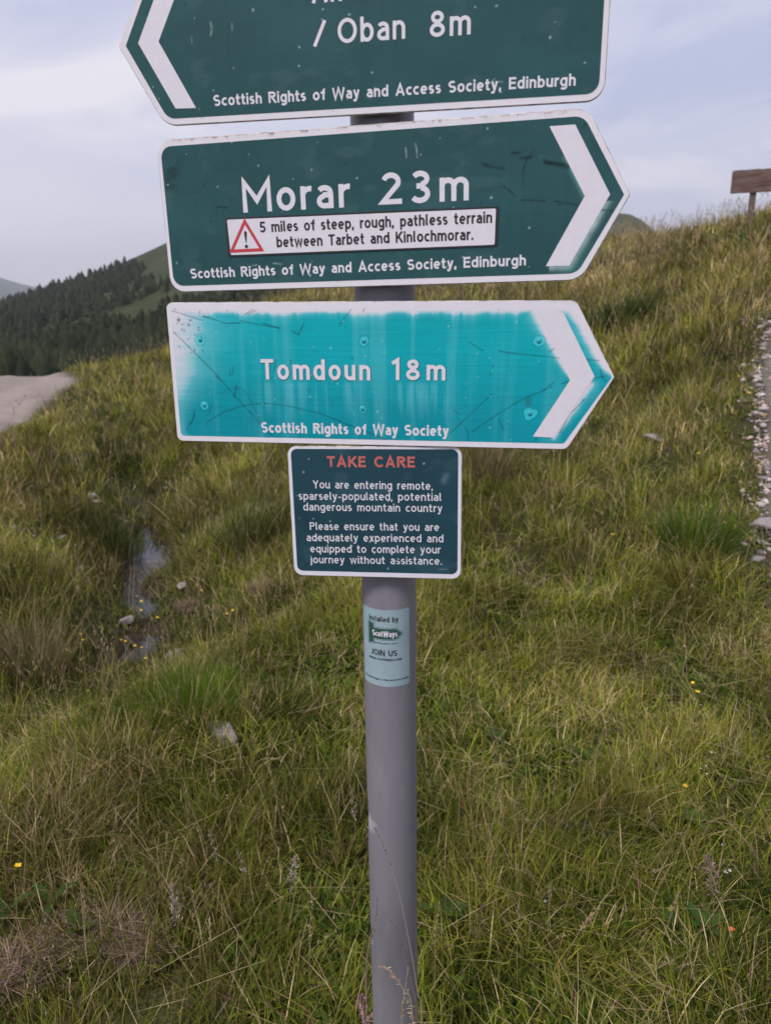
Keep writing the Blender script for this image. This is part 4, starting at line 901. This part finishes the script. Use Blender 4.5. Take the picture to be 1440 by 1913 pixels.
def stone(px, py, size, label, group=None, flatz=.55, wide=1.3, lift=.3):
    global sc_i
    p = hit(px, py); o = link(bpy.data.objects.new('stone', STV[sc_i % 5])); sc_i += 1
    o.location = (p[0], p[1], float(H(p[0], p[1]))+size*flatz*lift); o.scale = (size*wide, size, size*flatz); o.rotation_euler = (random.uniform(-.2, .2), random.uniform(-.2, .2), random.uniform(0, 6.28))
    return tag(o, label, 'stone', group)
stone(1430, 985, .075, 'large pale angular stone at the path edge in a cluster', wide=1.2)
stone(1421, 1018, .036, 'rounded buff stone lying just below the pale angular path stone')
stone(1418, 1047, .030, 'small grey white stone in grass, lowest beside the path')
stone(1404, 985, .018, 'small upright white stone just left of the largest path stone', flatz=.9)
stone(1395, 928, .020, 'flat white stone set in the grass left of the path')
stone(1224, 822, .085, 'flat grey stone half sunk in the hillside grass', wide=1.5, flatz=.4, lift=.1)
stone(1090, 795, .05, 'pinkish stone beside the tip of the turquoise board', lift=.5)
stone(1230, 1446, .024, 'white broken stone in grass at the lower right', wide=1.5, lift=1.)
stone(418, 1384, .046, 'long pale grey stone in grass left of the post', wide=1.9, lift=1.1)
stone(342, 1098, .036, 'pale cream stone at the near end of the ditch water', lift=.9)
stone(238, 1165, .045, 'grey stone in the yellow flowers of the ditch', lift=.9)
stone(332, 1240, .075, 'dark grey stone in the shadow of the near verge', lift=.6)
for px, py, s in ((175, 930, .05), (182, 940, .04), (148, 1067, .034), (118, 1008, .035), (165, 1010, .03), (310, 915, .035), (140, 1090, .03)):
    stone(px, py, s, 'pale stone scattered on the far bank of the ditch', 'stones on the ditch bank', lift=.7)
for px, py, s in ((1420, 612, .035), (1424, 645, .03), (1413, 688, .03), (1416, 722, .035), (1408, 695, .025), (1412, 845, .02), (1420, 855, .02), (1432, 870, .025), (1428, 895, .03), (1438, 910, .03)):
    stone(px, py, s, 'pale stone in the loose edge of the gravel path', 'stones along the path edge', lift=.05)

# ------------------------------------------------------------------ plants that stand out
def tuft(px, py, n, h0, h1, rad, label, col, group=None, tipc=None, spread=.35, name='rush_tuft', wd=.003, p=None):
    p = hit(px, py) if p is None else p; z = float(H(p[0], p[1])); a_ = rng.random(n)*6.28; r = rad*np.sqrt(rng.random(n)); x = p[0]+r*np.cos(a_); y = p[1]+r*np.sin(a_)
    ac = Acc(); c = np.array(col)*(.55+.8*rng.random((n, 1)))
    dry = rng.random((n, 1)) < .12; c = np.where(dry, STR*.7, c)
    ac.add(blades(np.c_[x, y, H(x, y)-.01], a_+rng.normal(0, .5, n), rng.uniform(h0, h1, n), wd*rng.uniform(.7, 1.3, n), np.abs(rng.normal(.05, .12, n))+spread*r/rad, rng.uniform(.05, .7, n), c, 4, tipc=None if tipc is None else np.array(tipc)*np.ones((n, 3))))
    o = ac.build(name, M_grass, None, (p[0], p[1], z)); o.location = (p[0], p[1], z); return tag(o, label, 'grass tuft', group)
tuft(1295, 1050, 900, .22, .42, .13, 'dense bright green rush tuft spreading beside the gravel path', (.062, .125, .008))
tuft(1150, 622, 700, .35, .62, .34, 'dark green rush clump behind the tip of the turquoise board', (.035, .07, .012), wd=.007)
tuft(1090, 640, 350, .25, .5, .25, 'smaller rush clump touching the edge of the turquoise board', (.045, .08, .015), wd=.007)
tuft(228, 880, 420, .3, .6, .22, 'dark reeds standing upright at the far end of the ditch water', (.05, .065, .018), wd=.005, spread=.1)
tuft(215, 1030, 380, .2, .42, .22, 'green reeds growing through the left of the ditch puddle', (.06, .085, .018), wd=.004, spread=.15)
tuft(262, 985, 240, .15, .34, .26, 'sparse reeds standing in the middle of the ditch puddle', (.07, .085, .02), wd=.004, spread=.12)
tuft(195, 1075, 320, .12, .3, .25, 'brown sedge along the near end of the ditch puddle', (.12, .085, .03), wd=.004, spread=.3)
tuft(330, 960, 320, .1, .28, .24, 'brown and green sedge on the right bank of the ditch puddle', (.15, .12, .04), wd=.004, spread=.4)
tuft(358, 1352, 650, .12, .26, .12, 'bright green tuft left of the post on the edge of the verge', (.08, .15, .010))
tuft(520, 1330, 420, .08, .18, .09, 'dark mossy green tuft on the verge near the post', (.04, .07, .016))
tuft(1395, 462, 420, .15, .34, .5, 'deep green grass hummock under the far wooden sign', (.05, .085, .016), wd=.012)
tuft(60, 1250, 420, .2, .45, .15, 'pale straw tuft leaning on the left above the ditch', (.24, .19, .09), wd=.0035)
tuft(460, 1010, 350, .2, .4, .2, 'green grass tussock on the slope left of the notice plate', (.08, .12, .02), wd=.005)
tuft(910, 900, 300, .25, .45, .15, 'tawny tussock to the right of the notice plate', (.16, .12, .06), wd=.004)

M_petal = mat('yellow petal', (.80, .52, .012), .45); M_stem = mat('green stem', (.06, .10, .02), .6)
M_wpetal = mat('white petal', (.75, .74, .76), .55)
def flower_proto(name, r, n, stem, mp):
    root = empty(name, (0, 0, -100))
    V = []; F = []
    for k in range(6):
        for z in (0, stem): V.append((.0009*math.cos(k*1.047)+(.012*stem/.1 if z else 0), .0009*math.sin(k*1.047), z))
    F = [(2*k, 2*((k+1) % 6), 2*((k+1) % 6)+1, 2*k+1) for k in range(6)]
    mesh('stem', V, F, M_stem, root)
    V = []; F = []; cx = .012*stem/.1
    for k in range(n):
        a0 = 6.2832*k/n; k0 = len(V)
        for rr, ww, zz_ in ((.1, .1, 0), (.6, .48, .18), (1., .42, .42), (1.12, .12, .5)):
            for s in (-1, 1): V.append((cx+r*(rr*math.cos(a0)-s*ww*math.sin(a0)), r*(rr*math.sin(a0)+s*ww*math.cos(a0)), stem+r*zz_+.0004*k))
        F += [(k0+2*i, k0+2*i+1, k0+2*i+3, k0+2*i+2) for i in range(3)]
    mesh('bloom', V, F, mp, root)
    return root
fp = flower_proto('buttercup', .011, 5, .10, M_petal); wp = flower_proto('white_flower', .0058, 5, .05, M_wpetal)
def put(proto, px, py, stem_h, label, cat, group, scale=1.):
    p = hit(px, py, stem_h*scale); o = copy_tree(proto); o.location = (p[0], p[1], float(H(p[0], p[1])))
    o.scale = (scale,)*3; o.rotation_euler = (random.uniform(-.2, .2), random.uniform(-.2, .2), random.uniform(0, 6.28)); return tag(o, label, cat, group)
for px, py, lb, gr, sc in ([(18, 1622, 'yellow buttercup alone at the left edge in the near grass', None, 1.), (1142, 997, 'single yellow buttercup in short grass right of the notice plate', None, 1.15),
    (1133, 848, 'yellow buttercup just below the point of the turquoise board', None, 1.1), (1297, 1278, 'upper of two buttercups close together right of the post', None, .9), (1298, 1294, 'lower of two buttercups close together right of the post', None, 1.),
    (1275, 1466, 'buttercup beside the broken white stone', None, .8), (1098, 1275, 'tiny buttercup among fallen straw right of the post', None, .6), (975, 1000, 'small buttercup bud near the notice plate', None, .5)]
    + [(x, y, 'small yellow buttercup among the wet grass of the ditch', 'buttercups in the ditch', s) for x, y, s in ((146, 1187, 1.1), (160, 1197, 1.1), (228, 1198, 1.1), (240, 1196, 1.), (252, 1208, 1.3), (260, 1211, .9), (270, 1231, 1.2), (264, 1124, 1.3), (260, 1138, 1.1), (250, 1116, 1.), (296, 1155, 1.2), (337, 1127, .9), (376, 1104, .9), (421, 1145, 1.), (438, 1141, 1.1), (166, 1293, .8))]
    + [(x, y, 'yellow buttercup close to the gravel path', 'buttercups by the path', s) for x, y, s in ((1427, 778, 2.), (1380, 704, 1.6), (1395, 735, 1.5), (1357, 977, 1.2), (1310, 848, 1.4), (1378, 773, 1.4))]):
    put(fp, px, py, .10, lb, 'flower', gr, sc*.72)
for px, py in ((1420, 1258), (1335, 1410), (1306, 1437), (1314, 1432), (1322, 1447), (1330, 1408), (1300, 1540), (1308, 1522), (1310, 1572), (1343, 1580), (1358, 1625), (1350, 1615), (1352, 1635), (1220, 1627), (1225, 1625), (1143, 1650), (1130, 1438), (1125, 1352), (1300, 1310), (1305, 1315), (1410, 1380), (1240, 1792), (1330, 1780), (1425, 1767), (1018, 1685), (1275, 1208), (1262, 1190), (1340, 1165), (393, 1475), (352, 1485), (420, 1488), (365, 1465)):
    put(wp, px, py, .05, 'tiny white flower dotted through the near grass', 'flower', 'tiny white flowers in the grass', random.uniform(.38, .72))
for pr in (fp, wp):
    for ch in [x for x in bpy.data.objects if x.parent == pr]: bpy.data.objects.remove(ch)
    bpy.data.objects.remove(pr)

# flowering grasses: a curved stem through points and a head of spikelets
def tube(pts, r0, r1, nr=5, sub=6):
    P = np.array(pts, float); Q = []
    for i in range(len(P)-1):
        p0, p1, p2, p3 = P[max(i-1, 0)], P[i], P[i+1], P[min(i+2, len(P)-1)]
        for k in range(sub):
            t_ = k/sub; Q.append(.5*((2*p1)+(-p0+p2)*t_+(2*p0-5*p1+4*p2-p3)*t_**2+(-p0+3*p1-3*p2+p3)*t_**3))
    Q.append(P[-1]); Q = np.array(Q); V = []; F = []
    for i, q in enumerate(Q):
        tn = Q[min(i+1, len(Q)-1)]-Q[max(i-1, 0)]; tn /= np.linalg.norm(tn); a = np.cross(tn, (0, 0, 1.) if abs(tn[2]) < .9 else (1., 0, 0)); a /= np.linalg.norm(a); b = np.cross(tn, a)
        r = r0+(r1-r0)*i/(len(Q)-1)
        for k in range(nr): V.append(q+r*(math.cos(6.2832*k/nr)*a+math.sin(6.2832*k/nr)*b))
    F = [(i*nr+k, i*nr+(k+1) % nr, (i+1)*nr+(k+1) % nr, (i+1)*nr+k) for i in range(len(Q)-1) for k in range(nr)]
    return V, F, Q
def stalk(pts, head, scol, hcol, label, n=70, hw=.004, sl=.006, r=.0008, group=None, fluffy=0.):
    """pts from ground to tip; the last `head` share of the stem carries spikelets"""
    b0 = np.array(pts[0]); root = empty('grass_stalk', b0)
    V, F, Q = tube(pts, r, r*.5); Q = np.array(Q)
    mesh('stem', np.array(V)-b0, F, mat('stalk stem', scol, .7), root)
    cum = np.r_[0, np.cumsum(np.linalg.norm(np.diff(Q, axis=0), axis=1))]; tt = cum[-1]*(1-head+head*np.sort(rng.random(n))); p = np.stack([np.interp(tt, cum, Q[:, k]) for k in range(3)], -1)
    u = (tt/cum[-1]-(1-head))/head
    d = Q[-1]-Q[max(0, len(Q)-8)]; d /= np.linalg.norm(d)
    a_ = rng.random(n)*6.28; off = (hw*np.sin(np.pi*np.clip(u*.85+.15, 0, 1))**.8)[:, None]*np.c_[np.cos(a_), np.sin(a_), rng.normal(0, .3, n)]*rng.uniform(.3, 1, (n, 1))
    lean = math.acos(max(-1, min(1, d[2]))); azd = math.atan2(d[1], d[0])
    ac = Acc(); ac.add(blades(p+off-b0, np.where(rng.random(n) < .6, azd, a_)+rng.normal(0, .5, n), rng.uniform(.7, 1.3, n)*sl, rng.uniform(.3, .45, n)*sl, np.abs(rng.normal(lean*.8, .35+fluffy, n)), rng.uniform(-.2, .3, n), np.array(hcol)*(.6+.8*rng.random((n, 1))), 2))
    ac.build('seed_head', M_dry, root)
    return tag(root, label, 'grass stalk', group)
def px_path(Y, pts, ground=True):
    P = [at_y(a, b, y) for (a, b), y in zip(pts, Y if hasattr(Y, '__len__') else [Y]*len(pts))]
    P = P[::-1]
    if ground:
        g0 = P[0]+(P[0]-P[1])*.3; g0[2] = float(H(g0[0], g0[1]))-.01; P = [g0]+P
    return P
stalk(px_path(.885, [(695, 1541), (716, 1580), (744, 1664), (767, 1774), (780, 1854), (787, 1906)]), .12, (.36, .27, .20), (.20, .12, .10), 'tallest grass stalk crossing the front of the post', 46, .0016, .004)
stalk(px_path(.89, [(729, 1720), (746, 1748), (757, 1795), (770, 1843), (778, 1910)]), .22, (.24, .17, .14), (.17, .11, .10), 'shorter dark headed stalk in front of the post', 40, .0016, .004)
stalk(px_path(.88, [(706, 1806), (718, 1806), (731, 1817), (754, 1850), (771, 1906)]), .36, (.40, .31, .19), (.50, .36, .22), 'stalk with a drooping buff head low on the post', 46, .005, .007)
stalk(px_path(.875, [(762, 1808), (758, 1838), (755, 1868), (750, 1908)]), .45, (.30, .26, .14), (.50, .40, .24), 'upright buff seed head low against the post', 60, .0022, .005)
stalk(px_path(.885, [(704, 1679), (704, 1700), (702, 1716), (697, 1740), (690, 1762), (684, 1850)]), .28, (.25, .18, .15), (.15, .085, .085), 'dark purple seed head against the left of the post', 60, .003, .0045)
PK = (.46, .37, .32)
def near_stalk(px, py, lenpx, tilt, label, hcol, n, hw, sl, head=.45, scol=(.22, .20, .08), fl=.3):
    """a stalk whose head top shows at px, py; rises from the turf lenpx lower"""
    g0 = hit(px+tilt, py+lenpx); Yt = g0[1]-.02; top = at_y(px, py, Yt); g0 = np.array((g0[0], g0[1], float(H(g0[0], g0[1]))-.005)); mid = g0*.45+top*.55+np.array((0.004*np.sign(tilt+.1), .0, .012))
    return stalk([g0, mid, top], head, scol, hcol, label, n, hw, sl, .0009, None, fl)
near_stalk(322, 1652, 150, 15, 'fluffy pink grass head in the lower left grass', PK, 120, .016, .010)
near_stalk(552, 1600, 150, -12, 'pale pink grass head above the tall buff spike', PK, 100, .012, .009)
near_stalk(391, 1552, 120, 25, 'pink grass head bent over at its broken tip', PK, 60, .008, .008)
near_stalk(446, 1590, 100, 12, 'small pinkish grass head between two others', PK, 46, .008, .008)
near_stalk(655, 1470, 130, 10, 'slender pink flower spike close to the left of the post', PK, 60, .006, .008)
near_stalk(676, 1862, 120, 6, 'pink clustered flower head at the foot of the post', (.50, .27, .33), 90, .013, .010)
near_stalk(1322, 1600, 160, 10, 'dusky pink grass plume at the lower right', (.33, .22, .21), 130, .017, .010)
near_stalk(900, 1690, 150, -20, 'brownish feathery plume right of the post', (.20, .13, .10), 110, .016, .008)
BF = (.50, .37, .23)
for px, py, lp, ti, lb in ((585, 1675, 190, -6, 'tall upright buff spike left of the post base'), (972, 1655, 200, -6, 'thin buff stalk standing right of the post base'), (1030, 1648, 130, -6, 'pinkish buff spike in the right foreground'), (1118, 1695, 110, -70, 'buff seed head arching to the upper right'),
        (1268, 1668, 90, -26, 'short buff seed head in the lower right grass'), (1128, 1358, 140, -34, 'slanting buff spike in the middle right grass'), (820, 1690, 180, -8, 'knotty buff stalk beside the right edge of the post'), (155, 1650, 170, 5, 'pale bleached stalk at the lower left'), (1088, 1278, 130, -16, 'fine tan spike among fallen straw on the right'), (640, 1205, 110, -22, 'slender straw stalk just left of the sticker'), (875, 1140, 120, 6, 'tan spike right of the post below the notice plate'), (245, 1790, 110, 12, 'dark brown spike in the lower left corner grass')):
    dark = 'dark' in lb
    near_stalk(px, py, lp, ti, lb, (.14, .09, .08) if dark else BF, 70, .003, .007, .4, (.30, .24, .13), .15)

# broad leaves
def leafplant(px, py, n, ln, wd, label, col=(.05, .085, .02)):
    p = hit(px, py); z = float(H(p[0], p[1])); V = []; F = []; a0 = random.uniform(0, 6)
    for k in range(n):
        az = a0+k*6.28/n+random.uniform(-.4, .4); l_ = ln*random.uniform(.7, 1.1); k0 = len(V); pos = np.array((0, 0, .035)); th = random.uniform(.45, 1.0); m_ = 7
        d = np.array((math.cos(az), math.sin(az), 0)); sd = np.array((-d[1], d[0], 0))
        for i in range(m_+1):
            t_ = i/m_; w_ = wd*(math.sin(math.pi*min(1, t_**.8*.97+.03))**.8)*.5
            for s in (-1, 0, 1): V.append(pos+sd*s*w_+np.array((0, 0, .25*w_*abs(s))))
            pos = pos+l_/m_*(math.sin(th)*d+np.array((0, 0, math.cos(th)))); th += .14
        F += [(k0+3*i+j, k0+3*i+j+1, k0+3*i+j+4, k0+3*i+j+3) for i in range(m_) for j in (0, 1)]
    c = np.array(col)*(.8+.4*rng.random((len(V), 1)))
    o = mesh('broad_leaf_plant', V, F, M_grass, None, smooth=True, col=c); o.location = (p[0], p[1], z); return tag(o, label, 'plant')
leafplant(928, 1400, 4, .07, .024, 'dark broad leaf plant to the right of the post at mid height')
leafplant(1092, 1440, 3, .075, .018, 'narrow leaved plant left of the broken white stone')
leafplant(838, 1740, 5, .075, .03, 'broad leaf plant beside the lower right side of the post')
leafplant(1290, 1560, 5, .06, .026, 'light green leafy plant among the white flowers', (.075, .12, .025))
leafplant(1310, 1760, 5, .065, .026, 'leafy plant next to the small orange leaf', (.06, .105, .025))
leafplant(1110, 1600, 5, .075, .022, 'leafy plant in the centre of the right foreground')
leafplant(100, 1715, 3, .08, .024, 'broad upright leaf at the lower left by the dead grass')
leafplant(20, 1730, 3, .085, .022, 'long green leaves at the left edge of the photo')
leafplant(150, 1765, 3, .06, .028, 'dark leaf on the bare dead grass patch')

# fallen orange leaf
p = at_y(1366, 1735, hit(1366, 1735, .05)[1])
V = []; F = []
for i in range(7):
    t_ = i/6; w_ = .0042*math.sin(math.pi*(.08+.84*t_))
    for s in (-1, 0, 1): V.append((.018*(t_-.5), s*w_, .0014*abs(s)+.003*math.sin(math.pi*t_)))
F = [(3*i+j, 3*i+j+1, 3*i+j+4, 3*i+j+3) for i in range(6) for j in (0, 1)]
o = mesh('fallen_leaf', V, F, noisy('orange leaf', [(.3, (.62, .11, .05)), (.7, (.75, .20, .10))], 300, .5), None, smooth=True); o.location = p; o.rotation_euler = (.75, 0, -.35); tag(o, 'tiny orange red leaf lying in the lower right grass', 'leaf')

# clods of dead grass at the lower left
M_clod = noisy('dry peat', [(.3, (.022, .014, .011)), (.6, (.06, .04, .03)), (.75, (.12, .08, .065))], 40, .95, 7, bump=.006)
def clod(px, py, r, label, hz=.4):
    p = hit(px, py); z = float(H(p[0], p[1])); root = empty('dead_grass_clod', (p[0], p[1], z))
    v = IV2*np.array((r, r*.8, r*hz)); v = v*(.8+.5*fbm(IV2[:, 0]*2.2+px, IV2[:, 1]*2.2+IV2[:, 2]*2, 88)[:, None]); v[:, 2] += .01
    mesh('peat', v*.78, IF2, M_clod, root, smooth=True)
    n = 620; u = rng.random(n)*6.28; q = np.sqrt(rng.random(n)); P = np.c_[r*q*np.cos(u), r*.8*q*np.sin(u), r*hz*.85*np.sqrt(np.clip(1-q*q, 0, 1))+.008]
    ac = Acc(); c = np.where(rng.random((n, 1)) < .6, np.array((.38, .27, .20)), np.array((.19, .12, .095)))*(.6+.7*rng.random((n, 1)))
    ac.add(blades(P, rng.random(n)*6.28, rng.uniform(.03, .10, n), .0019*np.ones(n), rng.uniform(.95, 1.7, n), rng.uniform(-.3, .5, n), c, 3))
    ac.build('dead_blades', M_dry, root); return tag(root, label, 'dead grass')
clod(45, 1825, .085, 'largest clod of dead pinkish grass in the lower left corner', .45)
clod(120, 1775, .05, 'dead grass clod next to the dark leaf')
clod(205, 1755, .075, 'flat mat of tan dead grass right of the dark leaf', .3)
clod(268, 1785, .04, 'dark peaty clod at the right end of the dead grass patch', .5)
clod(360, 1140, .10, 'reddish brown dead grass at the ditch end of the near verge', .5)
clod(500, 1105, .12, 'dark overhanging peat lip on the slope left of the post', .4)

# ------------------------------------------------------------------ the far wooden sign on the mound
def far_sign():
    p = hit(1400, 420); 
    Y = p[1]; b = at_y(1401, 408, Y); zt = at_y(1401, 318, Y)[2]; gz_ = float(H(b[0], b[1])); root = empty('wooden_sign', (b[0], b[1], gz_))
    l = at_y(1367.5, 340, Y); s = (b[0]-l[0])/.43; Mw = noisy('weathered red brown timber', [(.3, (.075, .042, .036)), (.5, (.135, .085, .075)), (.7, (.19, .14, .125))], 5, .9, 8, bump=.004, stretch=(1, 1, 5)); Mp = noisy('grey brown post', [(.3, (.09, .07, .055)), (.7, (.17, .14, .11))], 12, .9, 6, stretch=(3, 3, .6))
    top = zt-gz_; bot = at_y(1401, 361, Y)[2]-gz_; xl_ = l[0]-b[0]; xr_ = -xl_*1.35
    def bar(name, x0, x1, y0, y1, z0, z1, mt, k=8):
        V = []; F = []; xs = np.linspace(x0, x1, k)
        for x in xs:
            j = random.uniform(-.004, .006); up_ = .012*(x-x0)/(x1-x0)
            V += [(x, y0, z0+up_+random.uniform(-.003, .003)), (x, y1, z0+up_), (x, y1, z1+up_+j), (x, y0, z1+up_+j)]
        for i in range(k-1):
            for a in range(4): F.append((4*i+a, 4*i+(a+1) % 4, 4*i+4+(a+1) % 4, 4*i+4+a))
        F += [(3, 2, 1, 0), tuple(4*(k-1)+a for a in range(4))]
        return mesh(name, V, F, mt, root)
    bar('board', xl_, xr_, -.045, -.02, bot, top, Mw, 14)
    w_ = .038
    mesh('post', [(x, y+.02, z) for z in (-.2, top-.03) for x, y in ((-w_, -w_), (w_, -w_), (w_, w_), (-w_, w_))], [(0, 1, 5, 4), (1, 2, 6, 5), (2, 3, 7, 6), (3, 0, 4, 7), (4, 5, 6, 7)], Mp, root)
    root.rotation_euler = (0, 0, R_(-12))
    tag(root, 'weathered red brown wooden sign on a post atop the grassy mound', 'sign')
far_sign()

# ------------------------------------------------------------------ the air
hm = bpy.data.materials.new('damp air'); hm.use_nodes = True; t = hm.node_tree; t.nodes.clear()
pv = N(t, 'ShaderNodeVolumePrincipled', Density=.0003, Anisotropy=.2); pv.inputs['Color'].default_value = (.86, .9, 1., 1)
ou = N(t, 'ShaderNodeOutputMaterial'); L(t, pv.outputs[0], ou.inputs['Volume'])
q = 4300; hz = mesh('haze', [(x, y, z) for z in (-75, 260) for x, y in ((-q, -q), (q, -q), (q, q), (-q, q))], [(3, 2, 1, 0), (4, 5, 6, 7), (0, 1, 5, 4), (1, 2, 6, 5), (2, 3, 7, 6), (3, 0, 4, 7)], hm)
tag(hz, kind='stuff')
